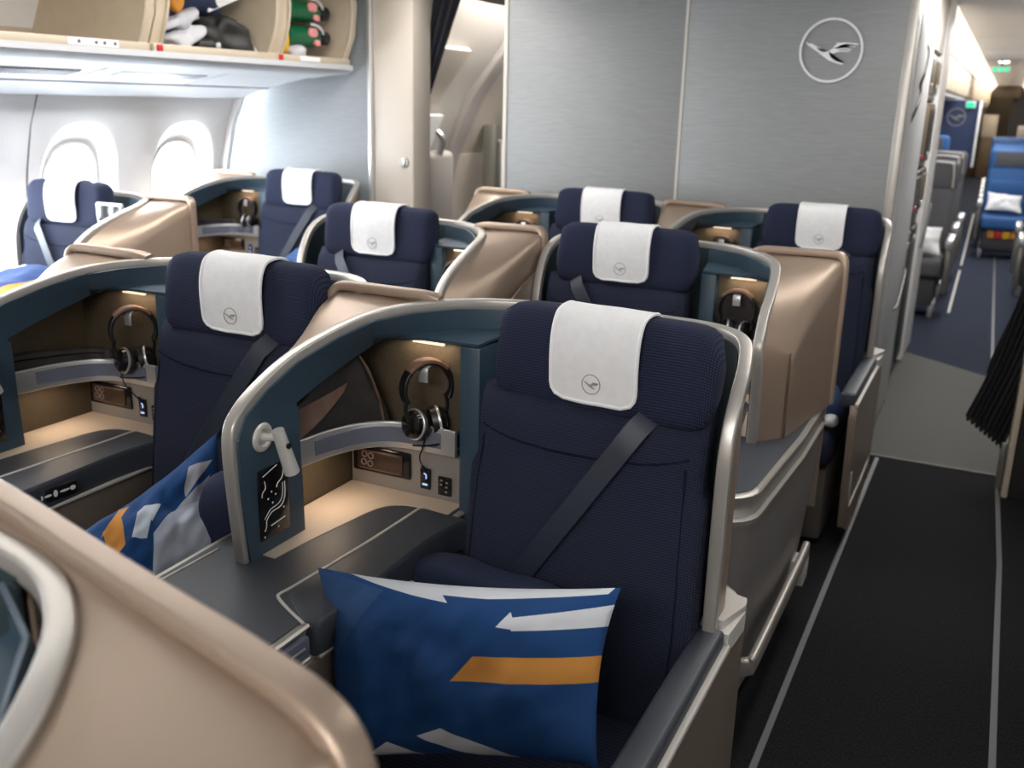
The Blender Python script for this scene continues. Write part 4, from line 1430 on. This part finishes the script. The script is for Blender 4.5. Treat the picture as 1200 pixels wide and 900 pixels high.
# cable of the front headphones hanging over the rim
t = thing('charging_cable', 'thin black cable hanging over the silver rim to the USB socket', 'cable', (XA, YA, 0))
bm = B(); tube(bm, [(-.43, .005, .955), (-.428, -.012, .952), (-.425, -.026, .945), (-.436, -.024, .90), (-.450, -.016, .87), (-.455, .0, .845), (-.454, .010, .826)], .0018, 6, 5); obj('cord', bm, 'black', t)
bm = B(); cyl(bm, (-.454, .004, .838), (-.454, .012, .826), .0035); obj('plug', bm, 'black', t)
t = thing('charging_cable', 'thin black cable over the rim beside the flat black pouch', 'cable', (XAL + CX['AL'], YA + CY['AL'], 0))
bm = B(); tube(bm, [(-.47, .0, .952), (-.472, -.022, .949), (-.476, -.028, .92), (-.470, -.024, .88), (-.456, -.005, .845), (-.454, .010, .826)], .0018, 6, 5); obj('cord', bm, 'black', t)
bm = B(); cyl(bm, (-.454, .004, .838), (-.454, .012, .826), .0035); obj('plug', bm, 'black', t)

# pouches and bags in the niches


NPATH = cr([V((.650, -.250, 0)), V((.640, -.17, 0)), V((.618, -.08, 0)), V((.578, -.012, 0)), (.52, .008, 0), (.44, .010, 0), (.36, .010, 0)], 8)


def along(d):
    """point and inward normal on the shelf path at distance d (seat side -> mirrored x)"""
    acc = 0
    for a, b in zip(NPATH[:-1], NPATH[1:]):
        l = (b - a).length
        if acc + l >= d or b is NPATH[-1]:
            t_ = (b - a) / l
            p = a + t_ * (d - acc)
            n = V((-abs(t_.y), -abs(t_.x), 0)).normalized()
            return p, n
        acc += l


def bent(bm):
    """wrap x (0..length) along the shelf, y outward, then mirror to the room's x"""
    for v in bm.verts:
        p, n = along(max(v.co.x, 0))
        q = p + n * v.co.y
        v.co = V((-q.x, q.y, v.co.z))


t = thing('bag', 'dark bag with brown flap slumped on the front niche shelf', 'bag', (XA, YA, .891))
prof = [(.0, .0), (.12, .0), (.25, .0), (.27, .015), (.262, .07), (.225, .15), (.195, .205), (.17, .215), (.11, .185), (.05, .135), (.01, .10), (.0, .06)]
pts3 = cr([V((a, 0, b)) for a, b in prof + prof[:1]], 3)[:-1]
rings = []
bcx = sum(p.x for p in pts3) / len(pts3); bcz = sum(p.z for p in pts3) / len(pts3)
for d, q in ((-.010, .88), (-.006, .96), (.006, 1.0), (.016, .97), (.020, .9), (.022, .6), (.023, .3)):
    rings.append([V((bcx + (p.x - bcx) * q, d + .004 * noise.noise(p * 16 + V((0, d * 40, 0))), max(bcz + (p.z - bcz) * q, .001))) for p in pts3])
for r_ in rings:
    for p in r_:
        p.x *= 1.10
bm = B(); loft(bm, rings); bent(bm); obj('body', bm, 'pouch_dark', t, smooth=70)
bm = B()
g = [[V((-.0 + .165 * a + .012 * b, .024 + .010 * math.sin(a * 3) * (1 - b), .045 + .085 * a ** 1.2 + .075 * b * (1 - .75 * a))) for b in (0, .25, .5, .75, 1)] for a in [i / 10 for i in range(11)]]
sheet(bm, g, .004); bent(bm); obj('flap', bm, 'pouch_brown', t, smooth=70)
bm = B(); tube(bm, [(.215, .016, .205), (.245, .022, .155), (.275, .022, .09), (.288, .02, .03)], .0035, 6, 5); bent(bm); obj('edge_binding', bm, 'pouch_brown', t)
for (x, y, lab) in ((XAL + CX['AL'], YA + CY['AL'], 'flat black pouch lying along the niche shelf beside slumped cushion seat'), (-3.3665 + CX['W2'], YC + CY['W2'], 'flat black pouch in the window niche at the silver bulkhead')):
    t = thing('pouch', lab, 'pouch', (x, y, .891), group='black pouches')
    bm = B()
    rings = []
    for i in range(25):
        a = i / 24
        w = min(1, (a + .02) / .06, (1.02 - a) / .06)
        h = (.095 - .02 * a) * (.75 + .25 * w)
        rings.append([V((.0 + .30 * a, .002 + .5 * .026 * w * yy + .003 * math.sin(a * 14), h * zz)) for yy, zz in ((-1, 0), (-1, .5), (-.8, .93), (-.3, 1), (.3, 1), (.8, .93), (1, .5), (1, 0))])
    loft(bm, rings); bent(bm); obj('body', bm, 'pouch_dark', t, smooth=60)
    bm = B(); tube(bm, [(.02 + .26 * q / 8, .0165, .078 - .014 * q / 8) for q in range(9)], .0018, 6, 3); bent(bm); obj('zip', bm, 'black_gloss', t)

# ------------------------------------------------------------------ cushions and blankets on the seats
tag(cushion('cushion', [(-1.045, 1.327, .801), (-.490, 1.457, .842), (-.462, 1.310, .585), (-.930, 1.205, .50)], .15, 'print_cushion', 3, 64, 44, wr=.007),
    'blue printed cushion with white and orange stripes standing on front seat', 'cushion', 'printed cushions')
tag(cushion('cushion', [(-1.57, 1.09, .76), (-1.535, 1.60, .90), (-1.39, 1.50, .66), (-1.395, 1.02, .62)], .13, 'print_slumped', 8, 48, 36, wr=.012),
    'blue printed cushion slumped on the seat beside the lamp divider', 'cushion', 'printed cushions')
tag(lump('blanket', (-.82, 1.585, .665), (.36, .10, .15), 'blanket_navy', 4, .18, 6, p=3.5), 'folded navy blanket tucked behind the front printed cushion', 'blanket', 'seat blankets')
tag(lump('blanket', (-1.42, 1.50, .74), (.12, .16, .24), 'blanket_navy', 5, .2, 6, Matrix.Rotation(.3, 3, 'Z')), 'navy blanket squeezed between slumped cushion and lamp divider', 'blanket', 'seat blankets')
tag(cushion('cushion', [(-3.98, 2.75, .87), (-3.36, 2.78, .93), (-3.34, 2.44, .87), (-3.95, 2.40, .80)], .13, 'print_stripe', 12, 30, 22, wr=.01), 'blue striped cushion lying on the sunlit window seat', 'cushion', 'printed cushions')
tag(lump('blanket', (-3.62, 2.55, .72), (.5, .42, .16), 'blanket_navy', 21, .1, 5), 'dark blanket under the striped cushion on the window seat', 'blanket', 'seat blankets')
tag(cushion('cushion', [(-3.40, 3.98, .72), (-3.16, 4.08, .93), (-3.10, 3.93, .80), (-3.33, 3.80, .62)], .12, 'blanket_blue', 15, 24, 18, wr=.012), 'blue cushion on the window seat at the silver bulkhead', 'cushion')
tag(lump('blanket', (-.52, 3.86, .53), (.16, .24, .16), 'blanket_blue', 17, .25, 8), 'blue blanket bundle on the last aisle seat', 'blanket', 'seat blankets')
tag(lump('slipper_bag', (-.455, 3.74, .50), (.05, .08, .04), 'fabric_white', 18, .2, 12), 'small white packet beside the blue blanket bundle', 'packet')

# ------------------------------------------------------------------ cabin beyond the galley
def econ_seat(label, x, y, w, frame, cloth, head, hgt=1.2, group=None, lines=False):
    t = thing('economy_seat', label, 'seat', (x, y, 0), group=group)
    h = w / 2
    bm = B(); box(bm, (-h, -.02, .50), (h, .10, hgt - .17), .035, 3); 
    for v in bm.verts:
        v.co.y += (v.co.z - .5) * .14
    obj('backrest', bm, cloth, t)
    bm = B(); box(bm, (-h - .01, .05, hgt - .26), (h + .01, .19, hgt), .05, 4); obj('headrest', bm, head, t)
    if lines:
        bm = B(); tube(bm, [(-h + .02, .045, hgt - .22), (-h + .03, .042, hgt - .06), (-h + .08, .05, hgt - .015), (h - .08, .05, hgt - .015), (h - .03, .042, hgt - .06), (h - .02, .045, hgt - .22)], .007, 6, 4); obj('headrest_piping', bm, 'inlay_cream', t)
    else:
        bm = B(); box(bm, (-h + .06, .038, hgt - .20), (h - .06, .052, hgt - .03), .012); obj('headrest_patch', bm, 'premium_grey', t)
        for z0, z1 in ((.52, .68), (.71, .88)):
            bm = B(); box(bm, (-h + .05, -.032 + (z0 - .5) * .14, z0), (h - .05, .02 + (z0 - .5) * .14, z1), .02); obj('back_pad', bm, cloth, t)
    bm = B(); box(bm, (-h, -.46, .34), (h, .06, .50), .045, 3); obj('cushion', bm, cloth, t)
    bm = B(); box(bm, (-h + .03, -.40, .10), (h - .03, .0, .34), .02); obj('underframe', bm, 'premium_dark', t)
    for sx in (-1, 1):
        bm = B(); box(bm, (sx * (h + .035) - .03, -.40, .58), (sx * (h + .035) + .03, .06, .66), .012); ar = obj('armrest', bm, frame, t)
        bm = B(); box(bm, (sx * (h + .035) - .022, -.34, .20), (sx * (h + .035) + .022, .02, .58), .012); obj('armrest_side', bm, 'galley_metal', t)
        bm = B(); box(bm, (sx * (h - .04) - .02, -.36, 0), (sx * (h - .04) + .02, -.02, .12), .006); obj('leg', bm, 'silver', t)
    return t


def econ_pillow(label, x, y, z, sx=.34, sz=.20, seed=1):
    o = cushion('pillow', [(x - sx / 2, y + .06, z + sz), (x + sx / 2, y + .08, z + sz * .85), (x + sx / 2 + .02, y - .10, z), (x - sx / 2, y - .12, z + .02)], .11, 'pillow_white', seed, 24, 18, wr=.01)
    return tag(o, label, 'pillow', 'aft cabin pillows')


econ_seat('grey seat nearest the galley with white pillow beside the aisle', -.60, 9.05, .52, 'silver', 'premium_grey', 'premium_grey', 1.26, 'grey aft seats', True)
econ_seat('grey seat directly behind the first grey aisle seat', -.60, 10.1, .50, 'silver', 'premium_grey', 'premium_grey', 1.27, 'grey aft seats', True)
econ_seat('grey seat third along the aisle behind the galley', -.60, 11.1, .50, 'silver', 'premium_grey', 'premium_grey', 1.27, 'grey aft seats', True)
econ_pillow('white pillow lying on the first grey aft seat', -.58, 8.74, .53, .40, .24, seed=3)
for r in range(6):
    econ_seat('blue seat ' + ['with white pillow at the right of the aisle, first row', 'second in the line along the aisle', 'third in the line along the aisle', 'fourth in the line along the aisle', 'fifth in the line along the aisle', 'farthest in the line along the aisle'][r],
              .085 - .012 * r, 13.2 + r * .85, .48, 'silver', 'economy_blue', 'economy_blue', 1.25 + .01 * r, 'blue aft seats')
for r, (x_, y_) in enumerate(((-.83, 12.35), (-1.50, 12.35), (-.86, 14.3), (-.87, 15.2), (-.88, 16.1))):
    econ_seat('blue seat ' + ['by the aisle in front of the aft divider emblem', 'one place in from the aisle before the aft divider', 'by the aisle just behind the aft divider', 'second behind the aft divider by the aisle', 'third behind the aft divider by the aisle'][r],
              x_, y_, .46, 'silver', 'economy_blue', 'economy_blue', 1.40, 'far blue seats')
econ_pillow('white pillow lying on the first blue aft seat', .06, 12.95, .54, .37, .22, 5)
t = thing('life_vest_pouch', 'red and yellow pouch under the first blue seat', 'pouch', (.10, 12.80, .24))
for j in range(4):
    bm = B(); box(bm, (-.16 + j * .08, -.02, 0), (-.085 + j * .08, .05, .09), .012); obj('stripe', bm, ['fabric_orange', 'red', 'yellow_bag', 'fabric_orange'][j], t)
# grey armrest units at the right of the far aisle
econ_seat('grey seat partly hidden by the black curtain at right', .52, 9.6, .50, 'silver', 'premium_grey', 'premium_grey', 1.2, 'grey right seats', True)
econ_seat('grey seat behind the curtain-hidden seat at right', .50, 10.6, .50, 'silver', 'premium_grey', 'premium_grey', 1.2, 'grey right seats', True)

aft = sroot('wall_aft_divider')
bm = B(); box(bm, (-1.9, 13.3, 1.02), (-.36, 13.36, 1.795)); obj('panel', bm, 'aft_blue', aft)
bm = B(); box(bm, (-.362, 13.2, 1.02), (-.335, 13.38, 1.795), .006)
bm2 = B(); box(bm2, (-1.9, 13.3, 0), (-.62, 13.36, 1.02)); obj('lower_panel', bm2, 'aft_blue', aft)
bm2 = B(); box(bm2, (-1.9, 13.32, 1.795), (-.60, 13.34, 1.84)); obj('top_rail', bm2, 'wall_white', aft); obj('edge_post', bm, 'wall_white', aft)
t = thing('wall_emblem', 'pale ring and crane on the dark blue aft divider', 'emblem', (-.60, 13.298, 1.60))
pl = lambda x, y, d: V((x * .105, -d, y * .105))
bm = B(); ring_emblem(bm, pl, .006, .92, 1.0); obj('ring', bm, 'emblem_grey', t)
bm = B(); crane(bm, pl, .006); obj('crane', bm, 'emblem_grey', t, smooth=0)
t = thing('exit_sign', 'green exit sign on the aft divider under the bins', 'sign', (-.46, 13.27, 1.745))
bm = B(); box(bm, (-.055, -.012, -.04), (.055, .012, .04), .008); obj('frame', bm, 'white_print', t)
bm = B(); box(bm, (-.046, -.016, -.032), (.046, -.011, .032)); obj('sign_face', bm, 'exit_green', t)
t = thing('exit_sign', 'green exit sign farther back beside the white post', 'sign', (-.60, 16.0, 1.715))
bm = B(); box(bm, (-.06, -.012, -.05), (.06, .012, .05), .008); obj('frame', bm, 'premium_dark', t)
bm = B(); box(bm, (-.05, -.016, -.042), (.05, -.011, .042)); obj('sign_face', bm, 'exit_green', t)
bm = B(); box(bm, (-.01, -.008, .045), (.01, .008, .09)); obj('bracket', bm, 'premium_dark', t)

# aft ceiling, coves and bins
ac = sroot('ceiling_aft')
for j in range(12):
    bm = B(); box(bm, (-.44, 6.9 + j * 2.1, 2.35), (.14, 6.9 + j * 2.1 + 2.08, 2.37), .004); obj('ceiling_panel', bm, 'ceiling_white', ac)
bm = B(); box(bm, (XL, 6.9, 2.43), (XR, 34, 2.46)); obj('ceiling_deck', bm, 'ceiling_white', ac)
for s_, xa, xb in ((-1, -.445, -.60), (1, .145, .30)):
    bm = B(); sheet(bm, [[V((xa, y, 2.36)), V(((xa * .7 + xb * .3), y, 2.32)), V((xb, y, 2.16))] for y in (6.95, 12, 18, 33.8)], .01); obj('cove', bm, 'cove', ac)
for (x0, x1, y0, y1, lab) in ((-1.9, -.56, 7.7, 13.2, 'tan overhead bins along the far aisle, nearer row'), (-1.9, -.56, 13.45, 28, 'tan overhead bins along the far aisle, farther row'), (.36, 1.3, 8.0, 28, 'tan overhead bins at the right of the far aisle')):
    t = thing('overhead_bin', lab, 'overhead bin', (0, 0, 0), group='aft overhead bins')
    n_ = int((y1 - y0) / .9)
    for j in range(n_):
        a = y0 + (y1 - y0) * j / n_
        bm = B(); box(bm, (x0, a + .006, 1.84), (x1, a + (y1 - y0) / n_ - .006, 2.15), .03); obj('bin_door', bm, 'bin_beige', t)
    bm = B(); box(bm, (x0 + .03, y0, 1.80), (x1 - .03 if x1 < 0 else x1, y1, 1.845), .01); obj('underside', bm, 'psu_white', t)
    bm = B(); box(bm, (x0, y0, 2.15), (x1 - .01, y1, 2.17)); obj('light_rail', bm, 'toe', t)
t = thing('ceiling_lamp', 'bright ceiling lamp above the far aisle', 'light', (-.20, 15.5, 2.33))
bm = B(); lathe(bm, (0, 0, .02), (0, 0, -1), [(0, .07), (.02, .07), (.03, .05), (.032, .002)]); obj('lens', bm, 'lamp_white', t)
bm = B(); lathe(bm, (0, 0, .02), (0, 0, -1), [(-.002, .09), (.012, .09), (.014, .07)]); obj('bezel', bm, 'trim_metal', t)
t = thing('exit_sign', 'hanging green sign in the middle of the far ceiling', 'sign', (-.22, 15.1, 2.22))
bm = B(); box(bm, (-.11, -.015, -.04), (.11, .015, .04), .01); obj('frame', bm, 'white_print', t)
for xx in (-.07, 0, .07):
    bm = B(); box(bm, (xx - .026, -.019, -.03), (xx + .026, -.014, .03), .004); obj('sign_face', bm, 'exit_green', t)
bm = B(); box(bm, (-.01, -.01, .035), (.01, .01, .13)); obj('bracket', bm, 'premium_dark', t)
# far galley
fg = sroot('wall_far_galley')
bm = B(); box(bm, (-1.9, 29.6, 0), (-.66, 30.2, 2.42), .01); obj('cabinet', bm, 'galley_wood', fg)
bm = B(); box(bm, (-.66, 29.0, 1.05), (-.30, 29.4, 1.62), .01); obj('equipment', bm, 'wall_cream', fg)
bm = B(); box(bm, (-.66, 29.0, 0), (-.30, 29.4, 1.03), .01); obj('cabinet', bm, 'galley_wood', fg)
bm = B(); box(bm, (-.05, 29.6, 0), (1.3, 30.2, 2.42), .01); obj('cabinet', bm, 'premium_dark', fg)
bm = B(); box(bm, (-.66, 29.4, 2.05), (.12, 29.5, 2.42), .01); obj('header', bm, 'galley_wood', fg)
bm = B(); box(bm, (.12, 18.9, 1.24), (.5, 18.96, 1.46), .01); obj('monitor_box', bm, 'wall_cream', fg)
bm = B(); box(bm, (.2, 18.9, 0), (1.3, 18.96, 1.24), .01); obj('divider', bm, 'aft_blue', fg)
